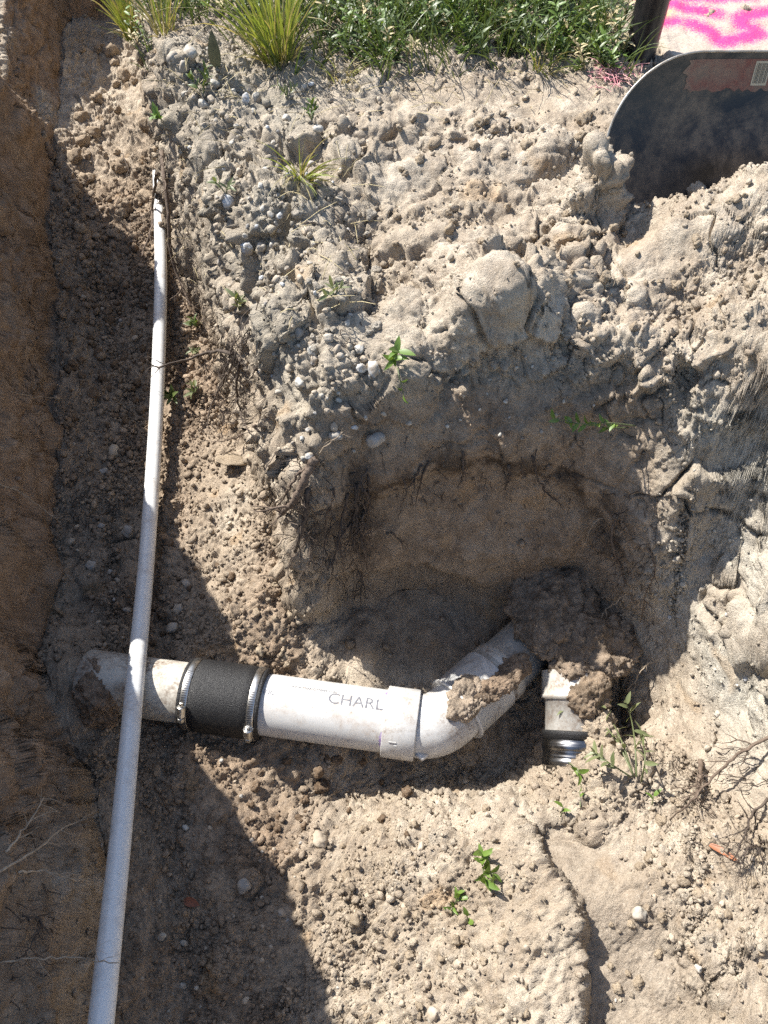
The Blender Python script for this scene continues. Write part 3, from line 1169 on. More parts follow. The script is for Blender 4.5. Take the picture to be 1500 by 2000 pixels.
# ------------------------------------------------------------------ dark post at the corner of the pavement
k = NT('black_paint')
pos = k.obj()
k.color(k.mix(k.ramp(k.noise(20, 4, .6, pos), [(.5, 0.0), (.75, .6)]), (.006, .005, .007), (.022, .016, .02)))
k.set(Roughness=.28)
k.b.inputs['Coat Weight'].default_value = .1
M_POST = k.m
pb = atz(1243, 124, .0)
post = empty('black_post', pb, 'glossy black upright post between the weeds and the painted pavement', 'post')
mb = MB()
lathe(mb, Vector(pb) + Vector((0, 0, -.12)), Vector((.01, .02, 1)), [(0, .037), (.10, .0375), (.13, .0375), (.135, .0345), (.3, .034), (.6, .034), (1.2, .033)], 48)
put('shaft', mb.mesh('shaft'), M_POST, post)
mb = MB()
lathe(mb, Vector(pb) + Vector((.012, .024, 1.08)), Vector((.01, .02, 1)), [(0, .033), (.0, .037), (.012, .037), (.018, .030), (.020, .0)], 48)
put('cap', mb.mesh('cap'), M_POST, post)

# ------------------------------------------------------------------ pavement with sprayed marks
k = NT('rough_concrete')
pos = k.geo()
n1 = k.noise(160, 4, .75, pos)
c = k.mix(k.ramp(n1, [(.35, 0.0), (.65, 1.0)]), (.36, .29, .23), (.48, .41, .335))
c = k.mix(k.ramp(k.noise(9, 3, .6, pos), [(.4, 0.0), (.7, .5)]), c, (.40, .33, .26))
pf = k.at('paint')
f = k.ramp(k.math('ADD', pf, k.math('MULTIPLY', k.math('SUBTRACT', k.noise(260, 2, .7, pos), .5), 1.5)), [(.34, 0.0), (.80, 1.0)])
c = k.mix(f, c, (.76, .035, .19))
fo = k.math('MULTIPLY', k.at('orange'), k.ramp(k.noise(200, 2, .6, pos), [(.35, .2), (.6, .9)]))
c = k.mix(fo, c, (.85, .42, .10))
k.color(c)
k.set(Roughness=.9)
k.bump(n1, .8, .004)
M_CONC = k.m
PVX0, PVX1, PVY0, PVY1 = .585, 2.4, 1.60, 4.2
nxp, nyp = 210, 170
qx, qy = np.meshgrid(PVX0 + (PVX1 - PVX0) * np.linspace(0, 1, nxp) ** 1.8, PVY0 + (PVY1 - PVY0) * np.linspace(0, 1, nyp) ** 1.6)
Pq = np.stack([qx.ravel(), qy.ravel(), np.zeros(qx.size)], 1)
edge_w = .012 * fbm(Pq * 9, 3, 201)
Pq[:, 0] += edge_w * sm(.75, .6, Pq[:, 0])
PZ = .028
zq = PZ + .0035 * fbm(Pq * 30, 3, 205) + .0022 * billow(Pq * 120, 2, 207)
zq -= .06 * sm(PVX0 + .03, PVX0, qx.ravel()) + .06 * sm(PVY0 + .02, PVY0, qy.ravel())


def stroke_field(strokes, w):
    out = np.full(len(Pq), 1e9)
    for st in strokes:
        W = [atz(a, b, PZ) for a, b in st]
        for a, b in zip(W[:-1], W[1:]):
            e = np.array([b.x - a.x, b.y - a.y])
            t = np.clip(((Pq[:, 0] - a.x) * e[0] + (Pq[:, 1] - a.y) * e[1]) / (e @ e + 1e-9), 0, 1)
            np.minimum(out, np.hypot((Pq[:, 0] - a.x - t * e[0]) , (Pq[:, 1] - a.y - t * e[1]) * .85), out=out)
    return sm(w * 1.45, -.2 * w, out)


paint = stroke_field([[(1262, -8), (1330, 14), (1396, 27)], [(1300, -8), (1380, -4), (1462, -8)], [(1296, 42), (1316, 40)],
                      [(1350, 47), (1384, 60), (1412, 82), (1440, 76), (1484, 66), (1470, 56), (1452, 50), (1448, 36), (1470, 28), (1530, 22)]], .043)
orange = stroke_field([[(1262, 20), (1296, 24)]], .030)
pme = new_mesh('pavement', np.stack([Pq[:, 0], Pq[:, 1], zq], 1),
               np.stack([q[:-1, :-1] if False else q for q in ()], -1) if False else np.stack([(lambda I: I[:-1, :-1].ravel())(np.arange(nxp * nyp).reshape(nyp, nxp)),
               (lambda I: I[:-1, 1:].ravel())(np.arange(nxp * nyp).reshape(nyp, nxp)), (lambda I: I[1:, 1:].ravel())(np.arange(nxp * nyp).reshape(nyp, nxp)),
               (lambda I: I[1:, :-1].ravel())(np.arange(nxp * nyp).reshape(nyp, nxp))], -1))
attr(pme, 'paint', paint)
attr(pme, 'orange', orange)
pav = put('pavement', pme, M_CONC)
pav['kind'] = 'structure'

# ------------------------------------------------------------------ the land beyond
mb = MB()
bx = [-60, X0 + .02, X1 - .02, 60]
by = [-60, Y0 + .02, Y1 - .02, 60]
for i in range(3):
    for j in range(3):
        if i == 1 and j == 1:
            continue
        mb.add([(bx[i], by[j], 0), (bx[i + 1], by[j], 0), (bx[i + 1], by[j + 1], 0), (bx[i], by[j + 1], 0)], [(0, 1, 2, 3)])
k = NT('grassy_ground')
k.color(k.mix(k.ramp(k.noise(3, 5, .6, k.geo()), [(.4, 0.0), (.6, 1.0)]), (.09, .12, .04), (.22, .19, .11)))
k.set(Roughness=.95)
land = put('terrain', mb.mesh('terrain', False), k.m)
land['kind'] = 'structure'

# ------------------------------------------------------------------ soil lying on the pipes, clods, crumbs, stones
def ico(sub):
    bm = bmesh.new()
    bmesh.ops.create_icosphere(bm, subdivisions=sub, radius=1.0)
    v = np.array([q.co for q in bm.verts], np.float32)
    f = np.array([[w.index for w in q.verts] for q in bm.faces], np.int32)
    bm.free()
    return v, f


ICO1, ICO2, ICO3, ICO5 = ico(1), ico(2), ico(3), ico(6)
DAMP_SOIL, DARK_SOIL, DRY_SOIL = (.25, .185, .13), (.26, .20, .145), (.40, .32, .23)


def set_albedo(me, C):
    a = me.attributes.new('albedo', 'FLOAT_COLOR', 'POINT')
    a.data.foreach_set('color', np.concatenate([C, np.ones((len(C), 1))], 1).astype(np.float32).ravel())


def soil_mass(name, c, rad, rot, col, label, seed, amp=1.0):
    v, f = ICO5
    p = v * np.array(rad, np.float32)
    cs, sn = math.cos(rot), math.sin(rot)
    p = np.stack([p[:, 0] * cs - p[:, 1] * sn, p[:, 0] * sn + p[:, 1] * cs, p[:, 2]], 1)
    w = p + np.array(c)
    nn = v / np.array(rad)
    nn /= np.linalg.norm(nn, axis=1, keepdims=True)
    nn = np.stack([nn[:, 0] * cs - nn[:, 1] * sn, nn[:, 0] * sn + nn[:, 1] * cs, nn[:, 2]], 1)
    d = fbm(w * 14, 3, seed) * .022 + facets(w * 22, seed + 7) * .008 + (lumps(w * 62, seed + 2, .3, .5, .95) / 62) * .8 + (lumps(w * 120, seed + 3, .3, .5, .95) / 120) * 1.3 + billow(w * 150, 2, seed + 8) * .004 + billow(w * 60, 3, seed + 5) * .006
    w = w + nn * (d * amp)[:, None]
    me = new_mesh(name, w, f)
    n_ = sm(-.5, .5, fbm(w * 40, 3, seed + 9))
    C = np.array(col, np.float32)[None] * (.72 + .5 * n_)[:, None]
    set_albedo(me, C)
    o = put(name, me, M_SOIL)
    return tag(o, label, 'soil')


soil_mass('soil_lump', atz(1085, 1240, -.505) + Vector((0, .055, 0)), (.080, .105, .034), -.2, DARK_SOIL, 'dark lump of damp soil lying over the pipe behind the elbow', 301)
soil_mass('soil_lump', atz(1155, 1285, -.515) + Vector((0, .03, 0)), (.095, .075, .032), .0, DARK_SOIL, 'dark damp soil shelf above the stub pipe at the pit corner', 311)
soil_mass('soil_lump', atz(915, 1362, -.521), (.046, .030, .014), .75, (.33, .265, .20), 'crumbly brown soil clump sitting on the white elbow fitting', 321, .75)
soil_mass('soil_lump', atz(985, 1322, -.522), (.060, .026, .012), .75, (.25, .185, .13), 'thin soil cover on the pipe just behind the elbow collar', 331, .75)
soil_mass('soil_lump', atz(1150, 1355, -.515), (.030, .045, .016), .1, (.24, .18, .125), 'dark crumbly soil lying on the right half of the stub pipe', 351, .75)
soil_mass('soil_lump', atz(1162, 1425, -.550), (.036, .050, .034), .1, (.40, .325, .24), 'sunlit crumbly soil heaped against the stub pipe', 341, .8)

soil_mass('soil_lump', atz(196, 1362, -.575), (.045, .060, .048), .3, (.25, .18, .125), 'brown earth slumped over the left end of the drain line', 361, .8)

# crumbs: too many to count
NCR = 22000
edge_in = (_px > -40) & (_px < 1540) & (_py > -30) & (_py < 2040)
wts = np.where(VISIBLE & edge_in, np.clip(crumb, .04, 1) * (1 + .8 * floor_m) * (1 + .8 * sm(-.35, .35, n_a)) * (1 - .9 * boot) * (1 - .85 * leftwall), 0)
wts = wts * sm(2.3, 1.9, GY)
wts[(GX > PVX0) & (GY > PVY0)] = 0
cid = rng.choice(len(P1), NCR, p=wts / wts.sum())
v, f = ICO1
rad = np.clip(.0024 * np.exp(rng.normal(0, .5, NCR)), .0013, .009)
rad *= np.clip(_dd[cid] / 1.4, .8, 1.6)
cen = P1[cid] + PN[cid] * (rad * rng.uniform(.1, .8, NCR))[:, None]
vv = v[None] * rng.uniform(.45, 1.4, (NCR, 12, 1)).astype(np.float32) * rad[:, None, None] * rng.uniform(.7, 1.25, (NCR, 1, 3)) + cen[:, None]
cr_me = new_mesh('soil_crumbs', vv.reshape(-1, 3), (f[None] + 12 * np.arange(NCR)[:, None, None]).reshape(-1, 3))
set_albedo(cr_me, np.repeat(np.clip(C_[cid] * rng.uniform(.82, 1.18, (NCR, 1)), .01, .8), 12, 0))
crumbs = put('soil_crumbs', cr_me, M_SOIL)
tag(crumbs, 'loose crumbs of sandy soil strewn over floor and banks', 'soil', kind='stuff')


def stone_mesh(name, seed, sub=ICO3, amp=.30, flat=(1, .85, .65), rough=.06):
    v, f = sub
    p = v * np.array(flat, np.float32)
    p = p * (1 + amp * fbm(v * 1.1 + seed * 3.7, 2, seed) + rough * fbm(v * 4 + seed, 2, seed + 3))[:, None]
    return new_mesh(name, p, f)


def clod_mesh(name, seed):
    v, f = ICO3
    p = v * np.array((1, .85, .75), np.float32)
    d = .45 * fbm(v * 1.1 + seed * 5.1, 3, seed) + .34 * lumps(v * 1.9 + seed, seed + 1, .3, .5, .95) + .16 * billow(v * 3.3, 2, seed + 2)
    return new_mesh(name, p * (.8 + d)[:, None], f)


def stone_mat(name, a, b):
    k = NT(name)
    pos = k.geo()
    n = k.noise(120, 4, .7, pos)
    c = k.mix(k.ramp(k.noise(22, 2, .5, pos), [(.35, 0.0), (.65, 1.0)]), a, b)
    c = k.mix(k.ramp(k.noise(60, 3, .6, pos), [(.45, 0.0), (.6, .9)]), c, (.33, .27, .20))
    k.color(c)
    k.set(Roughness=.8)
    k.bump(n, .5, .003)
    return k.m


M_ST = {'pale': stone_mat('pale_stone', (.47, .45, .40), (.38, .345, .285)), 'blue': stone_mat('bluish_stone', (.44, .46, .48), (.47, .47, .45)),
        'tan': stone_mat('tan_stone', (.37, .30, .22), (.44, .37, .28)), 'grey': stone_mat('grey_stone', (.34, .32, .29), (.27, .25, .22))}
STONES = {q: [stone_mesh('stone', 11 + j + 7 * i, flat=((1, .85, .7), (1, .7, .55), (1, .9, .8), (1, .62, .6))[j]) for j in range(4)] for i, q in enumerate(M_ST)}
for q in STONES:
    for m_ in STONES[q]:
        m_.materials.append(M_ST[q])
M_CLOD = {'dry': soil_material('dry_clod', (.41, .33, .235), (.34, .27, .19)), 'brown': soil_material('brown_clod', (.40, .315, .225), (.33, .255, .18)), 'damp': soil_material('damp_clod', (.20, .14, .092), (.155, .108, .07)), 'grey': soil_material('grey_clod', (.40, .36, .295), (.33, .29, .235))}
CLODS = {q: [clod_mesh('soil_clod', 61 + j + 9 * i) for j in range(5)] for i, q in enumerate(M_CLOD)}
for q in CLODS:
    for m_ in CLODS[q]:
        m_.materials.append(M_CLOD[q])
rs = random.Random(12)


def lay(name, me, px, py, r_px, label, cat, group=None, sink=.25, tilt=.5, pos=None):
    p, nn, vi = hit(px, py) if pos is None else pos
    r = r_px * float(_dd[vi]) / FPX
    o = bpy.data.objects.new(name, me)
    COL.objects.link(o)
    o.location = p + nn * (r * (.62 - sink * 1.6))
    up = (nn + Vector((rs.uniform(-1, 1), rs.uniform(-1, 1), rs.uniform(-1, 1))) * tilt).normalized()
    o.rotation_mode = 'QUATERNION'
    o.rotation_quaternion = up.to_track_quat('Z', 'Y') @ Quaternion((0, 0, 1), rs.uniform(0, 6.28))
    o.scale = (r, r, r)
    return tag(o, label, cat, group)


# stones one can point to
for (px, py, r, kd, lab) in [
    (702, 722, 15, 'blue', 'bluish white rounded stone, left one of the pair in the bank face'),
    (731, 720, 15, 'blue', 'bluish white rounded stone, right one of the pair in the bank face'),
    (735, 858, 22, 'grey', 'long grey stone hanging out of the bank face under the pair of stones'),
    (611, 686, 15, 'pale', 'oval white pebble in the bank left of the bright green seedling'),
    (641, 661, 12, 'pale', 'small white pebble above the pair of bluish stones'),
    (655, 855, 16, 'grey', 'grey stone set in the bank face left of the long hanging stone'),
    (368, 108, 17, 'pale', 'pale broken stone behind the gravel at the tall grass tuft'),
    (337, 117, 13, 'grey', 'grey round stone beside the pale broken stone near the grass'),
    (365, 135, 13, 'grey', 'darker grey stone just below the pale broken stone'),
    (448, 237, 10, 'tan', 'tan smooth pebble at the top of the gravel slope'),
    (398, 205, 13, 'pale', 'pale rounded pebble under the small green sprig in the gravel'),
    (594, 453, 11, 'tan', 'cream pebble on the grey crumbly slope'),
    (500, 195, 12, 'pale', 'white pebble at the edge of the sandy top'),
    (520, 345, 14, 'pale', 'flat white pebble beside the flattened grass tuft'),
    (250, 1040, 15, 'grey', 'grey stone in the shaded trench left of the thin pipe'),
    (176, 1102, 12, 'grey', 'small grey stone lowest against the shaded left wall foot'),
    (336, 1233, 15, 'grey', 'grey stone right of the thin pipe above the drain line'),
    (364, 1142, 10, 'grey', 'small round grey stone in the shaded gap by the sunlit talus'),
    (352, 1186, 12, 'grey', 'flat grey stone between two others right of the thin pipe'),
    (222, 885, 15, 'tan', 'tan broken stone on the shaded trench floor'),
    (475, 1731, 16, 'grey', 'striped round stone alone on the dark floor below the drain line'),
    (355, 1840, 9, 'pale', 'small pale stone on the dark floor, lowest but one'),
    (355, 1922, 9, 'pale', 'small pale stone at the bottom of the dark floor'),
    (548, 1782, 11, 'grey', 'grey stone at the edge of the shadow on the floor'),
    (1243, 1780, 16, 'pale', 'cream flat stone beside the boot print'),
    (825, 1655, 12, 'tan', 'tan stone on the sunlit spoil left of the boot print'),
    (625, 1643, 18, 'tan', 'angular tan stone at the sunlit edge of the spoil'),
    (1365, 1890, 12, 'pale', 'white stone low in the spoil right of the boot print'),
    (850, 1980, 20, 'pale', 'pale lumpy stone at the bottom edge of the spoil'),
]:
    lay('stone', rs.choice(STONES[kd]), px, py, r, lab, 'stone', sink=.22)
COLOUR = {'pale': 'pale', 'grey': 'grey', 'blue': 'bluish', 'tan': 'tan'}


def size_word(r, a, b):
    return 'tiny' if r < a else ('small' if r < b else 'larger')


def place_word(px, py, xa, xb, ya, yb):
    v_ = 'upper' if py < ya else ('middle' if py < yb else 'lower')
    h_ = 'left' if px < xa else ('central' if px < xb else 'right')
    return v_ + ' ' + h_ + ' part of the'


# gravel of the upper layer
n_g = 0
tries = 0
used = []
while n_g < 150 and tries < 4000:
    tries += 1
    px, py = rs.uniform(290, 760), rs.uniform(90, 900)
    lim = 300 + (py - 90) * .30
    if px < lim or px > lim + 330 - .12 * py or rs.random() > .45 + .5 * math.exp(-((py - 480) / 250) ** 2):
        continue
    if any((px - a) ** 2 + (py - b) ** 2 < 190 for a, b in used):
        continue
    used.append((px, py))
    r = min(13, 4.2 + rs.expovariate(1 / 2.6))
    kd_ = rs.choice(['pale', 'pale', 'grey', 'blue', 'tan'])
    lay('pebble', rs.choice(STONES[kd_]), px, py, r, '%s %s pebble set in the %s gravel slope' % (size_word(r, 5, 8), COLOUR[kd_], place_word(px, py, 400, 600, 300, 550)), 'pebble', 'pebbles of the gravel layer', .36)
    n_g += 1
for (x0, x1, y0, y1, n, lab, grp, kd) in [
    (130, 290, 560, 1260, 26, 'shaded trench floor', 'pebbles of the trench floor', ['grey', 'tan']),
    (200, 590, 1480, 1990, 34, 'dark floor below the drain line', 'pebbles of the dark pit floor', ['grey', 'pale', 'tan']),
    (640, 1480, 1500, 1990, 24, 'sunlit foreground spoil', 'pebbles in the sunlit spoil', ['pale', 'tan']),
    (1230, 1490, 880, 1400, 16, 'pale right bank', 'pebbles of the pale right bank', ['pale', 'pale', 'blue']),
    (720, 1180, 690, 860, 22, 'shaded gravel band under the bank edge', 'pebbles of the shaded gravel band', ['grey', 'pale'])]:
    for q in range(n):
        px, py = rs.uniform(x0, x1), rs.uniform(y0, y1)
        r = min(11, 3.2 + rs.expovariate(1 / 1.8))
        kd_ = rs.choice(kd)
        pl_ = place_word(px, py, x0 + (x1 - x0) / 3, x0 + 2 * (x1 - x0) / 3, y0 + (y1 - y0) / 3, y0 + 2 * (y1 - y0) / 3)
        lay('pebble', rs.choice(STONES[kd_]), px, py, r, '%s %s pebble, %s %s' % (size_word(r, 4.2, 6), COLOUR[kd_], pl_, lab), 'pebble', grp, .36)
# clods
fl = lay('soil_clod', CLODS['dry'][0], 452, 905, 27, 'flat dry slab of soil lying on the sunlit sand by the trench', 'soil clod', None, .1, .15)
fl.scale = (fl.scale[0] * 1.15, fl.scale[0] * .95, fl.scale[0] * .42)
for (x0, x1, y0, y1, n, r0, r1, kd, lab, grp) in [
    (140, 320, 90, 500, 46, 8, 19, 'brown', 'brown soil clod heaped on the far trench floor', 'clods of the far trench'),
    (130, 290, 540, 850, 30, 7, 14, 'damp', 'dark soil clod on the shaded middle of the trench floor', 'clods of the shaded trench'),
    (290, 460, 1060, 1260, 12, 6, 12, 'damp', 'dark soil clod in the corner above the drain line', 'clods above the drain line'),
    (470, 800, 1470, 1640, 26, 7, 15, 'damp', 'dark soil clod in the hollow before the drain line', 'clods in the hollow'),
    (560, 1040, 1560, 1990, 40, 6, 15, 'dry', 'sandy clod on the sunlit spoil left of the boot print', 'clods left of the boot print'),
    (1180, 1490, 1560, 1990, 40, 6, 15, 'dry', 'sandy clod on the sunlit spoil right of the boot print', 'clods right of the boot print'),
    (760, 1180, 220, 520, 40, 7, 16, 'dry', 'sandy clod on the trampled ground left of the shovel', 'clods left of the shovel'),
    (1100, 1490, 380, 640, 36, 6, 14, 'dry', 'sandy clod on the spoil heap below the shovel', 'clods below the shovel'),
    (560, 760, 350, 700, 26, 7, 15, 'grey', 'grey crumbly clod at the inner edge of the gravel slope', 'clods of the gravel slope'),
    (480, 580, 1130, 1300, 14, 6, 12, 'dry', 'sandy clod on the talus beside the hollow', 'clods on the talus')]:
    for q in range(n):
        px, py = rs.uniform(x0, x1), rs.uniform(y0, y1)
        if px > 285 and px < 345 and py > 300 and py < 600:
            px -= 70
        r = r0 + (r1 - r0) * rs.random() ** 2.2
        pl_ = place_word(px, py, x0 + (x1 - x0) / 3, x0 + 2 * (x1 - x0) / 3, y0 + (y1 - y0) / 3, y0 + 2 * (y1 - y0) / 3).replace(' part of the', '')
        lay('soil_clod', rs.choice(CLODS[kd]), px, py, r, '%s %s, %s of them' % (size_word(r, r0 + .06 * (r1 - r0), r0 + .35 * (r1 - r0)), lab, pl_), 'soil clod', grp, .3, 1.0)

# ------------------------------------------------------------------ roots
def wig(pts, amt, n=6, seed=0):
    rr = random.Random(seed)
    out = spline(pts, n)
    L = sum((a - b).length for a, b in zip(out[:-1], out[1:]))
    for i in range(1, len(out) - 1):
        out[i] = out[i] + Vector((rr.gauss(0, 1), rr.gauss(0, 1), rr.gauss(0, 1))) * amt
    return out


def root_mesh(pts, r0, r1, seed, branches=4, blen=.05, amt=.0012, twigs=True):
    mb = MB()
    rr = random.Random(seed)
    path = wig(pts, amt, 6, seed)
    n = len(path)
    r0, r1, branches = r0 * 1.35, r1 * 1.35, int(branches * 1.5)
    tube(mb, path, [r0 + (r1 - r0) * i / (n - 1) for i in range(n)], 7)
    for b in range(branches):
        i = rr.randint(max(1, n // 6), n - 2)
        d = (path[i + 1] - path[i - 1]).normalized()
        side = Vector((rr.uniform(-1, 1), rr.uniform(-1, 1), rr.uniform(-1, .5)))
        side = (side - d * side.dot(d)).normalized()
        L = blen * rr.uniform(.5, 1.3)
        q = [path[i]]
        dd_ = (d * .7 + side * .8).normalized()
        for s in range(5):
            dd_ = (dd_ + Vector((rr.gauss(0, .25), rr.gauss(0, .25), rr.gauss(0, .25) - .08))).normalized()
            q.append(q[-1] + dd_ * L / 5)
        rb = (r0 + (r1 - r0) * i / (n - 1)) * .55
        tube(mb, q, [rb, rb * .85, rb * .7, rb * .55, rb * .4, rb * .25], 5)
        if twigs and rr.random() < .7:
            d3 = (dd_ + Vector((rr.gauss(0, .6), rr.gauss(0, .6), rr.gauss(0, .6)))).normalized()
            tube(mb, [q[2], q[2] + d3 * L * .25, q[2] + d3 * L * .45 + Vector((0, 0, -.004))], [rb * .5, rb * .4, rb * .2], 4)
    return mb.mesh('root')


def on(px, py, off=.004):
    p, nn, _ = hit(px, py)
    return p + nn * off


def free(px, py, t):
    return CAM + ray(px, py) * t


def near(px, py, off):
    """a point off the ground towards the eye"""
    p, nn, vi = hit(px, py)
    return CAM + ray(px, py) * (float(_dd[vi]) - off)


ROOTS = [
    # pts, r0, r1, material, branches, branch length, label
    ([on(312, 296), near(322, 350, .02), near(330, 430, .03), near(334, 500, .03), near(356, 560, .03), near(374, 600, .03)], .0050, .0020, M_ROOT, 6, .07, 'thick grey root hanging along the trench edge beside the thin pipe'),
    ([near(306, 340, .03), near(298, 400, .05), near(294, 450, .05), near(276, 500, .04), near(256, 532, .04)], .0032, .0010, M_ROOT, 5, .06, 'thin root hanging left of the thin pipe top'),
    ([on(458, 690), near(420, 686, .06), near(380, 697, .10), free(330, 712, 1.86), free(305, 716, 1.85), free(286, 702, 1.84)], .0034, .0010, M_ROOT_DARK, 4, .05, 'dark root arching from the bank over the thin pipe'),
    ([on(456, 700), near(440, 740, .05), near(412, 790, .07), near(404, 830, .07)], .0022, .0007, M_ROOT_DARK, 6, .06, 'dark branching root drooping over the trench, left of its cluster'),
    ([on(470, 705), near(462, 760, .05), near(470, 810, .06), near(486, 840, .05)], .0026, .0008, M_ROOT_DARK, 6, .06, 'dark branching root drooping over the trench, right of its cluster'),
    ([on(500, 830), near(470, 850, .05), near(440, 860, .07), near(412, 862, .08)], .0020, .0006, M_ROOT, 4, .05, 'thin root reaching left above the flat slab of soil'),
    ([on(612, 888, .008), near(604, 915, .02), near(586, 955, .025), near(570, 985, .02), near(548, 1004, .015)], .0058, .0036, M_ROOT, 3, .06, 'stout brown root bowing out of the bank nose'),
    ([on(612, 888, .006), near(580, 930, .03), near(562, 960, .03), near(534, 1000, .02)], .0022, .0008, M_ROOT, 3, .04, 'slim root beside the stout brown root'),
    ([near(602, 955, .02), near(596, 1010, .025), near(578, 1070, .02), near(548, 1114, .012)], .0036, .0018, M_ROOT_DARK, 3, .05, 'reddish dark root curving down under the stout root'),
    ([on(618, 885), near(640, 868, .02), near(660, 852, .03), near(670, 844, .04)], .0014, .0005, M_ROOT_PALE, 2, .02, 'pale root tip rising right of the stout root'),
    ([on(690, 940), near(694, 1000, .02), near(690, 1060, .02), near(706, 1130, .02), near(704, 1185, .02)], .0030, .0008, M_ROOT_DARK, 9, .06, 'dark frayed root hanging at the left side of the hollow'),
    ([on(676, 960), near(664, 1030, .025), near(652, 1100, .025), near(640, 1160, .02)], .0022, .0006, M_ROOT_DARK, 8, .05, 'thin frayed root left of the dark hanging root'),
    ([on(720, 930), near(716, 1000, .015), near(722, 1060, .015)], .0016, .0005, M_ROOT_DARK, 5, .04, 'short hair-like root right of the dark hanging root'),
    ([on(835, 900), near(824, 935, .015), near(812, 985, .015)], .0018, .0006, M_ROOT_DARK, 4, .04, 'dark root dangling from the left end of the root band'),
    ([on(822, 905), near(800, 950, .015), near(782, 990, .012)], .0014, .0005, M_ROOT_DARK, 3, .03, 'slant root at the left end of the root band'),
    ([on(900, 880), near(905, 920, .012), near(898, 945, .012)], .0018, .0006, M_ROOT_DARK, 4, .03, 'short dark root left of the middle of the root band'),
    ([on(990, 905), near(996, 935, .012), near(988, 955, .012)], .0020, .0007, M_ROOT_DARK, 4, .03, 'short dark root at the middle of the root band'),
    ([on(1036, 890), near(1050, 930, .015), near(1070, 965, .015), near(1092, 978, .012)], .0018, .0006, M_ROOT_DARK, 5, .04, 'dark root trailing from the right end of the root band'),
    ([on(765, 1040), near(780, 1055, .01), near(796, 1064, .01)], .0014, .0005, M_ROOT_DARK, 2, .02, 'tiny root in the middle of the smooth shaded face'),
    ([on(1180, 1010), near(1160, 1020, .03), near(1138, 1068, .05)], .0011, .0004, M_ROOT_PALE, 2, .02, 'pale whisker root at the right edge of the hollow, upper one'),
    ([on(1222, 1160), near(1190, 1185, .03), near(1168, 1215, .05), near(1148, 1240, .06)], .0012, .0005, M_ROOT_PALE, 2, .02, 'pale whisker root at the right edge of the hollow, lower one'),
    ([on(1285, 1285), near(1260, 1300, .03), near(1240, 1330, .04), near(1222, 1350, .05)], .0017, .0007, M_ROOT_PALE, 2, .02, 'pale bent root above the leafy weed'),
    ([on(1200, 1010), near(1196, 1060, .015), near(1215, 1120, .012), near(1240, 1180, .01)], .0016, .0006, M_ROOT, 8, .05, 'brown root net on the lit edge of the right bank'),
    ([on(1260, 1070), near(1280, 1110, .008), near(1262, 1160, .008), near(1250, 1215, .008)], .0012, .0005, M_ROOT, 7, .05, 'thin root net right of the brown root net'),
    ([on(1520, 1432), near(1450, 1468, .04), near(1400, 1510, .05), near(1350, 1565, .04), on(1305, 1605)], .0022, .0009, M_ROOT, 8, .05, 'long dark root slanting across the lower right bank'),
    ([on(1372, 1480), near(1366, 1530, .03), near(1356, 1560, .02)], .0034, .0012, M_ROOT, 4, .05, 'upright broken root behind the leafy weed'),
    ([on(1500, 1560), near(1470, 1590, .02), near(1455, 1630, .02), near(1430, 1680, .01)], .0016, .0006, M_ROOT_DARK, 9, .07, 'tangled dark roots at the right edge of the spoil'),
    ([on(1490, 1640), near(1460, 1660, .02), near(1430, 1690, .015)], .0014, .0005, M_ROOT_DARK, 7, .06, 'lower tangle of dark roots at the right edge of the spoil'),
    ([on(-10, 940), near(40, 962, .03), near(80, 992, .06), near(118, 1022, .09)], .0022, .0008, M_ROOT_PALE, 9, .03, 'pale hairy twig sticking out of the left wall'),
    ([on(20, 768), near(70, 776, .03), near(122, 778, .06)], .0013, .0006, M_ROOT_PALE, 2, .02, 'thin straight twig high on the left wall'),
    ([on(-10, 1705), near(60, 1668, .05), near(120, 1620, .08), near(192, 1584, .10)], .0022, .0009, M_ROOT_PALE, 7, .05, 'pale forked dry root low on the left wall, longest of three'),
    ([on(10, 1660), near(40, 1630, .05), near(70, 1585, .07), near(86, 1556, .08)], .0022, .0008, M_ROOT_PALE, 6, .04, 'pale forked dry root low on the left wall, steepest of three'),
    ([on(30, 1704), near(80, 1702, .05), near(130, 1715, .07), near(170, 1722, .08)], .0020, .0008, M_ROOT_PALE, 6, .04, 'pale forked dry root low on the left wall, lowest of three'),
    ([on(-10, 1882), near(70, 1874, .05), free(150, 1868, 1.02), free(190, 1877, 1.01), free(232, 1880, 1.0)], .0014, .0007, M_ROOT_PALE, 4, .04, 'thin pale root crossing over the lower end of the thin pipe'),
    ([on(40, 1790), near(80, 1800, .03), near(60, 1850, .03), near(20, 1890, .02)], .0012, .0005, M_ROOT_DARK, 9, .05, 'dark fine root tangle at the lower left wall'),
    ([on(0, 595), near(24, 590, .02)], .0012, .0006, M_ROOT_PALE, 2, .02, 'short whitish twig tip on the upper left wall'),
    ([near(240, 300, .03), near(250, 340, .05), near(226, 400, .05)], .0012, .0005, M_ROOT_DARK, 6, .06, 'dark thread-like roots over the far trench clods'),
]
for i, (pts, r0, r1, mt, nbr, bl_, lab) in enumerate(ROOTS):
    o = put('root', root_mesh(pts, r0 * (.62 if mt is M_ROOT_PALE else 1), r1 * (.7 if mt is M_ROOT_PALE else 1), 500 + i, nbr, bl_), mt)
    tag(o, lab, 'root')
rq = random.Random(9)
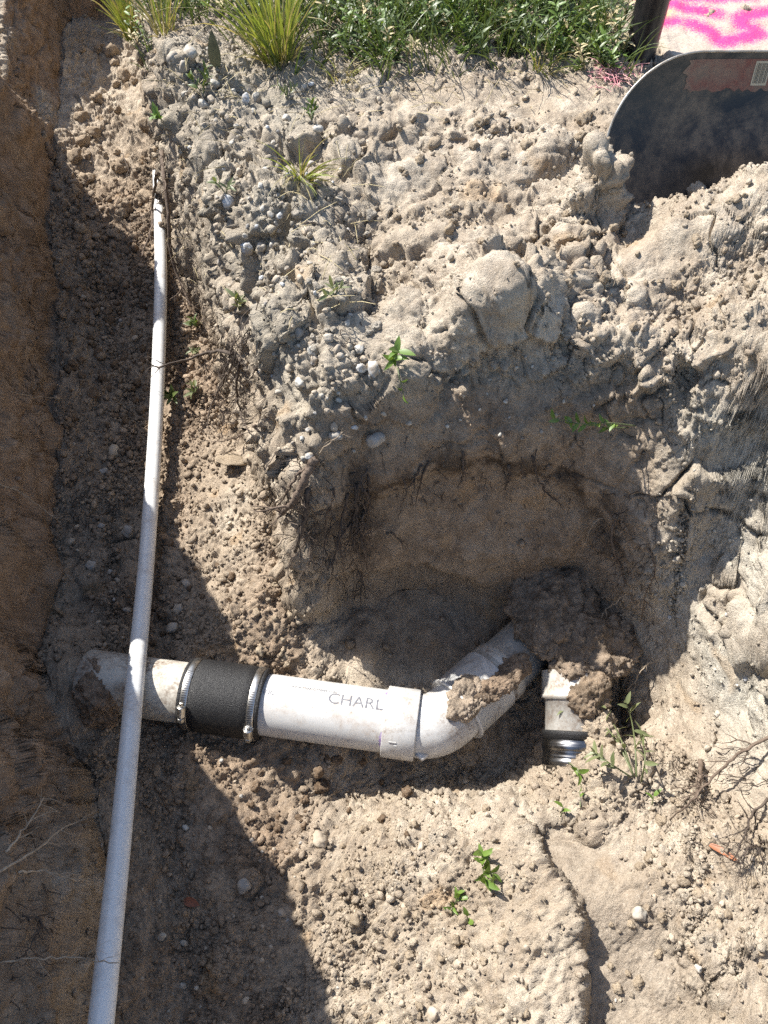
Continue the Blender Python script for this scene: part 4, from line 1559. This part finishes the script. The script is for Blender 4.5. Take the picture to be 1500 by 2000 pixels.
for q in range(16):
    x0_, y0_ = rq.uniform(590, 720), rq.uniform(900, 1040)
    L_ = rq.uniform(60, 170)
    pts = [on(x0_, y0_)] + [near(x0_ + rq.gauss(0, 12) - .12 * L_ * t, y0_ + L_ * t, .012 + .015 * t) for t in (.33, .66, 1.0)]
    tag(put('root', root_mesh(pts, rq.uniform(.0008, .0020), .0005, 800 + q, 5, .045), rq.choice([M_ROOT_DARK, M_ROOT, M_ROOT])), 'thin frayed root in the tangle on the nose of the bank', 'root', 'roots tangled on the bank nose')
for q in range(12):
    x0_, y0_ = rq.uniform(400, 500), rq.uniform(640, 760)
    L_ = rq.uniform(40, 120)
    pts = [on(x0_, y0_)] + [near(x0_ - .45 * L_ * t + rq.gauss(0, 6), y0_ + L_ * t, .03 + .03 * t) for t in (.33, .66, 1.0)]
    tag(put('root', root_mesh(pts, rq.uniform(.0007, .0014), .0004, 900 + q, 4, .04), M_ROOT_DARK), 'wiry dark root in the spray overhanging the trench', 'root', 'roots overhanging the trench')
# hair roots along the bank edge: a mass
mb = MB()
rr = random.Random(44)
for (x0, x1, y0, y1, n, ln) in [(300, 380, 280, 620, 120, .07), (380, 520, 600, 880, 120, .06), (520, 720, 880, 1180, 120, .05), (720, 1150, 850, 1000, 60, .03), (1170, 1280, 960, 1250, 70, .035), (1380, 1500, 1440, 1690, 60, .04), (560, 720, 380, 660, 60, .03), (0, 110, 1500, 1960, 40, .04), (1250, 1380, 1470, 1580, 70, .03)]:
    for q in range(n):
        px, py = rr.uniform(x0, x1), rr.uniform(y0, y1)
        if (y0, x0) == (280, 300):
            px = 312 + (py - 280) * .22 + rr.gauss(0, 16)
        p, nn, _ = hit(px, py)
        d = (nn + Vector((rr.gauss(0, .5), rr.gauss(0, .5), rr.gauss(0, .4) - .3))).normalized()
        pts = [p - nn * .002]
        L = ln * rr.uniform(.4, 1.3)
        for s in range(5):
            d = (d + Vector((rr.gauss(0, .3), rr.gauss(0, .3), -.28 + rr.gauss(0, .2)))).normalized()
            pts.append(pts[-1] + d * L / 5)
        r = rr.uniform(.0005, .0011)
        tube(mb, pts, [r, r, r * .9, r * .8, r * .6, r * .4], 3, False)
hair = put('hair_roots', mb.mesh('hair_roots'), M_ROOT_DARK)
tag(hair, 'fine dark hair roots fringing the cut edges of the banks', 'roots', kind='stuff')

# ------------------------------------------------------------------ plants
def leaf_shape(name, mat, w=.32, fold=.10, curl=.18, n=5):
    """a leaf of length 1 along +X, its face towards +Z"""
    mb = MB()
    vs, fs = [], []
    for i in range(n + 1):
        t = i / n
        hw = .5 * w * math.sin(math.pi * min(1, t ** .75 * .97 + .03)) ** .8 * (1 if i < n else .02) + .004
        z = curl * (t - t * t * 1.3)
        vs += [(t, -hw, z + fold * hw * 2), (t, 0, z), (t, hw, z + fold * hw * 2)]
    for i in range(n):
        a = 3 * i
        fs += [(a, a + 3, a + 4, a + 1), (a + 1, a + 4, a + 5, a + 2)]
    mb.add(vs, fs)
    me = mb.mesh(name)
    me.materials.append(mat)
    return me


LEAVES = {'weed': [leaf_shape('leaf', M_LEAF, .30), leaf_shape('leaf', M_LEAF, .36, .15, .3)],
          'dull': [leaf_shape('leaf', M_LEAF_DULL, .26), leaf_shape('leaf', M_LEAF_DULL, .32, .2, .1)],
          'young': [leaf_shape('leaf', M_LEAF_BRIGHT, .40), leaf_shape('leaf', M_LEAF_BRIGHT, .34, .18, .35)]}


def mat_from(o, x, nrm, s):
    x = x.normalized()
    z = (nrm - x * nrm.dot(x))
    z = z.normalized() if z.length > 1e-4 else frame(x)[1]
    y = z.cross(x)
    return Matrix(((x.x * s, y.x * s, z.x * s, o.x), (x.y * s, y.y * s, z.y * s, o.y), (x.z * s, y.z * s, z.z * s, o.z), (0, 0, 0, 1)))


def weed(pts_list, kind, leaf_len, per, label, seed, stem_mat=None, r=.0012, cat='weed', group=None):
    """pts_list: stems as point lists; each leaf is a part of its own"""
    rr = random.Random(seed)
    root = empty('weed', pts_list[0][0], label, cat, group)
    sm_ = stem_mat or M_LEAF_DULL
    for pts in pts_list:
        path = spline(pts, 5)
        mb = MB()
        n = len(path)
        tube(mb, path, [r * (1 - .6 * i / n) for i in range(n)], 6)
        put('stem', mb.mesh('stem'), sm_, root)
        az = rr.uniform(0, 6.28)
        for q in range(per):
            i = int(n * (.22 + .78 * (q + 1) / (per + .01)))
            i = min(n - 1, i)
            d = (path[i] - path[max(i - 2, 0)]).normalized()
            _, u, w = frame(d)
            az += 2.4 + rr.uniform(-.4, .4)
            out = (u * math.cos(az) + w * math.sin(az))
            x = (out * .9 + d * rr.uniform(.3, .9) + Vector((0, 0, .25))).normalized()
            nrm = (d * .8 + Vector((0, -.2, .8)) + Vector((rr.gauss(0, .3), rr.gauss(0, .3), 0))).normalized()
            o = bpy.data.objects.new('leaf', rr.choice(LEAVES[kind]))
            COL.objects.link(o)
            o.parent = root
            o.matrix_parent_inverse = Matrix.Translation(-Vector(root.location))
            o.matrix_basis = mat_from(path[i], x, nrm, leaf_len * rr.uniform(.7, 1.15))
    return root


UP = Vector((0, 0, 1))


def sprout(px, py, h, n, spread, kind, leaf_len, per, label, seed, lean=(0, 0), **kw):
    rr = random.Random(seed)
    p, nn, _ = hit(px, py)
    L = []
    for q in range(n):
        a = rr.uniform(0, 6.28)
        d = Vector((math.cos(a) * spread + lean[0], math.sin(a) * spread + lean[1], 1)).normalized()
        hh = h * rr.uniform(.6, 1.1)
        L.append([p - nn * .004, p + d * hh * .5 + Vector((0, 0, .1 * hh)), p + d * hh])
    return weed(L, kind, leaf_len, per, label, seed, **kw)


sprout(766, 700, .030, 2, .5, 'young', .026, 5, 'bright green seedling growing on the bank face above the hollow', 1, (0, -.8))
weed([[on(775, 720), near(782, 745, .012), near(788, 770, .012)]], 'young', .018, 3, 'small green shoot trailing below the bright seedling', 2)
weed([[on(1236, 826), near(1190, 826, .03), near(1140, 828, .04), near(1082, 818, .05)], [on(1225, 832), near(1180, 834, .03), near(1120, 826, .04)]], 'young', .018, 10, 'creeping green weed stretching left from the right bank', 3)
sprout(388, 642, .04, 2, .7, 'weed', 0.026, 6, 'dark green leafy weed beside the thin pipe in the trench', 4, (-.5, -.3))
sprout(392, 690, .03, 2, .6, 'dull', .016, 8, 'small reddish green weed on the trench edge below the dark green one', 5, (-.5, 0))
sprout(345, 775, .03, 2, .7, 'weed', .032, 5, 'low green weed touching the thin pipe above the sunlit sand', 6, (-.3, -.3))
sprout(385, 770, .025, 2, .9, 'dull', .030, 5, 'dull green weed right of the low one on the sunlit sand', 7)
sprout(465, 615, .03, 2, .6, 'dull', .030, 6, 'grassy green weed on the upper bank edge', 8, (-.2, -.2))
sprout(390, 185, .05, 3, .5, 'weed', 0.023, 7, 'green sprig rising from the gravel below the grass', 9)
sprout(320, 240, .03, 2, .7, 'young', .026, 5, 'yellowish sprig on the gravel at the trench edge', 10)
sprout(440, 380, .03, 2, .8, 'dull', 0.020, 6, 'faded green sprig in the middle of the gravel slope', 11)
sprout(560, 185, .03, 3, .8, 'dull', 0.018, 6, 'pale green sprig where gravel meets sand', 12)
sprout(608, 235, .035, 3, .6, 'weed', 0.016, 7, 'thin green sprig on the sandy edge right of the gravel', 13)
sprout(650, 578, .02, 3, 1.4, 'dull', 0.020, 4, 'flat grassy sprig above the bank face', 14)
wb = hit(1230, 1500)[0]
weed([[on(1240, 1520), near(1200, 1440, .05), near(1150, 1395, .07), near(1104, 1385, .09)], [on(1240, 1520), near(1215, 1450, .06), near(1190, 1400, .09), near(1172, 1380, .10)],
      [on(1245, 1520), near(1240, 1450, .06), near(1232, 1400, .09), near(1222, 1370, .10)], [on(1250, 1525), near(1260, 1480, .05), near(1252, 1430, .06)], [on(1235, 1520), near(1190, 1490, .05), near(1160, 1470, .06)]],
     'dull', .027, 9, 'leafy grey-green weed standing in the spoil beside the stub pipe', 15, r=.0017)
weed([[on(1110, 1490), near(1124, 1500, .02), near(1132, 1512, .025)]], 'young', .026, 4, 'green leaf pair on the spoil just below the steel sleeve', 16)
weed([[on(1130, 1570), near(1132, 1545, .02)]], 'young', .02, 2, 'single yellow-green leaf on the spoil below the leaf pair', 17)
weed([[on(1276, 1570), near(1277, 1555, .02)]], 'young', .022, 2, 'single green leaf at the foot of the right bank', 18)
weed([[on(1096, 1590), near(1100, 1576, .015)]], 'young', .020, 2, 'small fallen green leaf above the boot print', 19)
sprout(940, 1690, .035, 3, .7, 'young', .024, 6, 'green seedling cluster on the spoil, the larger of two', 20, (0, -.2))
sprout(890, 1765, .02, 3, 1.0, 'young', .020, 4, 'yellowish seedling cluster on the spoil, the smaller of two', 21)
sprout(910, 1795, .012, 1, .8, 'young', .022, 3, 'small green shoot below the yellowish seedlings', 22)


# grass tufts
def blades(mb, base, n, h, spread, rr, w=.0032, lean=(0, 0), mdry=.25, rad=.02):
    for q in range(n):
        a = rr.uniform(0, 6.28)
        r0 = rad * math.sqrt(rr.random())
        p = base + Vector((math.cos(a) * r0, math.sin(a) * r0, -.006))
        sp = spread * rr.uniform(.15, 1.0)
        d = Vector((math.cos(a) * sp + lean[0] + rr.gauss(0, .1), math.sin(a) * sp + lean[1] + rr.gauss(0, .1), 1)).normalized()
        L = h * rr.uniform(.45, 1.1)
        side = d.cross(Vector((rr.gauss(0, 1), rr.gauss(0, 1), .2))).normalized()
        ww = w * rr.uniform(.6, 1.2)
        vs, fs = [], []
        m_ = 6
        c = p.copy()
        dry = 1 if rr.random() < mdry else 0
        for s in range(m_ + 1):
            t = s / m_
            wd = ww * (1 - t ** 2.2) * .5 + .0002
            vs += [c - side * wd, c + side * wd]
            d = (d + Vector((d.x * .10, d.y * .10, -.10 * (1 + (1 if dry else 0)))) * (.6 + t)).normalized()
            c = c + d * (L / m_)
        for s in range(m_):
            fs.append((2 * s, 2 * s + 1, 2 * s + 3, 2 * s + 2))
        mb.add(vs, fs, dry)


def tuft(px, py, n, h, spread, label, seed, lean=(0, 0), w=.0032, mdry=.25, rad=.02, pos=None):
    rr = random.Random(seed)
    p = hit(px, py)[0] if pos is None else pos
    t_ = empty('grass_tuft', p, label, 'grass tuft')
    mb = MB()
    blades(mb, p, n, h, spread, rr, w, lean, mdry, rad)
    o = put('blades', mb.mesh('blades'), [M_GRASS, M_GRASS_DRY], t_)
    o['kind'] = 'stuff'
    mb = MB()
    blades(mb, p, max(10, n // 4), h * .35, spread * 2.2, rr, w, lean, 1.0, rad * 1.2)
    o = put('dead_blades', mb.mesh('dead_blades'), [M_GRASS, M_GRASS_DRY], t_)
    o['kind'] = 'stuff'
    return t_


tuft(545, 108, 150, .26, .42, 'tall yellow-green grass tuft right of the gravel, the biggest one', 31, (-.05, .0), .0036, .22, .035)
tuft(262, 70, 90, .24, .35, 'tall yellow-green grass tuft at the trench edge', 32, (0, 0), .0034, .3, .025)
tuft(320, 62, 40, .20, .35, 'thin dry grass tuft between the two tall green ones', 33, (.05, 0), .0026, .7, .02)
tuft(590, 345, 60, .10, .9, 'flattened grey-green grass tuft on the gravel slope', 34, (.3, -.6), .0024, .4, .015)
tuft(5, 60, 26, .20, .6, 'green grass tuft at the top left corner on the left bank', 35, (.5, -.4), .0034, .2, .02, Vector((-1.17, 2.32, -.02)))
tuft(70, 15, 30, .16, .7, 'grey dry grass tuft hanging into the far trench', 36, (.3, -.4), .0026, .9, .02, Vector((-1.10, 2.62, -.05)))
tuft(1060, 130, 26, .10, .7, 'low dry grass tuft before the weeds left of the post', 37, (.1, -.3), .0022, .6, .02)
tuft(660, 150, 30, .09, .8, 'short dry grass tuft between tall grass and weeds', 38, (0, -.3), .0022, .6, .025)

# the weedy verge: a mass of leafy stems
vv_, ff_, mm_ = [], [], []
rr = random.Random(77)
mb = MB()
LV = [np.array(m_.vertices[i].co) for m_ in [LEAVES['weed'][0]] for i in range(len(m_.vertices))]
LF = [tuple(p.vertices) for p in LEAVES['weed'][0].polygons]
LVm = [Vector(q) for q in LV]


def verge_density(x, y):
    if x > .52 or x < -.62:
        return 0
    e = 1.70 + .04 * math.sin(x * 9) + (.10 if x < -.05 else 0) + (.10 if x < -.3 else 0)
    return max(0, min(1, (y - e) / .12))


ns = 0
while ns < 1250:
    x, y = rr.uniform(-.62, .52), 1.66 + rr.random() ** 1.4 * 1.2
    if rr.random() > verge_density(x, y) or (x < -.12 and rr.random() < .6):
        continue
    ns += 1
    cxy = project(x, y, 0.0)
    p = hit(cxy[0], cxy[1])[0] if -40 < cxy[1] < 300 else Vector((x, y, ground_z(x, y) if ns < 0 else .0))
    p = Vector((x, y, p.z))
    h = rr.uniform(.02, .10) * (.6 + .5 * min(1, (y - 1.7) / .3))
    a = rr.uniform(0, 6.28)
    d = Vector((math.cos(a) * .5, math.sin(a) * .5, 1)).normalized()
    tip = p + d * h
    mi = 2 if rr.random() < .12 else (1 if rr.random() < .35 else 0)
    tube(mb, [p, (p + tip) / 2 + Vector((0, 0, .004)), tip], [.0012, .001, .0007], 4, False, mi)
    nl = rr.randint(7, 13)
    az = rr.uniform(0, 6.28)
    for q in range(nl):
        t = .15 + .85 * (q + 1) / nl
        az += 2.4
        out = Vector((math.cos(az), math.sin(az), rr.uniform(.0, .9)))
        M = mat_from(p + (tip - p) * t, out, d + Vector((0, 0, .6)), rr.uniform(.013, .028))
        mb.add([M @ w_ for w_ in LVm], LF, mi)
for q in range(1500):
    x, y = rr.uniform(-.6, .52), 1.64 + rr.random() * .9
    if rr.random() > verge_density(x, y + .05):
        continue
    cxy = project(x, y, 0.0)
    p = hit(cxy[0], cxy[1])[0] if cxy[1] > -40 else Vector((x, y, 0))
    blades(mb, Vector((x, y, p.z)), 3, .15, .7, rr, .0026, (0, -.1), .0, .015)
vme = mb.mesh('weedy_verge')
vme.materials.append(M_LEAF)
vme.materials.append(M_LEAF_BRIGHT)
vme.materials.append(M_STRAW)
verge = put('weedy_verge', vme, [])
tag(verge, 'dense low green weeds along the top of the bank', 'weeds', kind='stuff')

# dry grass litter with pink paint on it, by the post
mb = MB()
M_PINKSTRAW = simple('pink_sprayed_straw', (.62, .22, .28), .7, 0, None, ((.55, .42, .32), 60))
for q in range(70):
    p = on(1195 + rr.gauss(0, 22), 152 + rr.gauss(0, 9), .002)
    a = rr.uniform(0, 6.28)
    d = Vector((math.cos(a), math.sin(a), rr.uniform(0, .5))) * rr.uniform(.02, .05)
    tube(mb, [p, p + d * .5 + Vector((0, 0, .004)), p + d], [.0009, .0008, .0005], 4, False)
o = put('straw_litter', mb.mesh('straw_litter'), M_PINKSTRAW)
tag(o, 'pinkish dry straw litter at the foot of the black post', 'straw', kind='stuff')
# straw scattered over the grade
mb = MB()
for q in range(260):
    px, py = (rr.uniform(300, 1180), rr.gauss(150, 45)) if q < 150 else (rr.uniform(320, 700), rr.uniform(130, 620))
    p = on(px, max(20, py), .002)
    a = rr.uniform(0, 6.28)
    d = Vector((math.cos(a), math.sin(a), rr.uniform(-.1, .5))) * rr.uniform(.02, .07)
    tube(mb, [p, p + d * .5 + Vector((0, 0, .004)), p + d], [.0008, .0007, .0004], 3, False)
o = put('straw_scatter', mb.mesh('straw_scatter'), M_STRAW)
tag(o, 'dry straw bits scattered over gravel and sandy top', 'straw', kind='stuff')


# loose leaves
def loose_leaf(p, x, nrm, L, W, col, label, curl=.25):
    m_ = simple('dead_leaf', col, .6, 0, None, (tuple(c_ * .6 for c_ in col), 60))
    me = leaf_shape('fallen_leaf', m_, W, .2, curl, 8)
    o = bpy.data.objects.new('fallen_leaf', me)
    COL.objects.link(o)
    o.matrix_world = mat_from(p, x, nrm, L)
    tag(o, label, 'leaf')


a_, b_ = on(1382, 1642, .006), on(1440, 1680, .006)
loose_leaf(a_, b_ - a_, UP, (b_ - a_).length, .20, (.33, .13, .06), 'reddish brown curled leaf on the spoil at the right')
a_, b_ = on(360, 1760, .006), on(388, 1772, .006)
loose_leaf(a_, b_ - a_, UP, (b_ - a_).length, .5, (.22, .07, .03), 'dark red leaf bit on the shaded pit floor', .1)
a_ = on(424, 132, .0)
loose_leaf(a_, Vector((.02, .02, 1)), Vector((0, -1, .3)), .075, .34, (.15, .14, .07), 'olive dry leaf standing upright before the tall grass', .1)
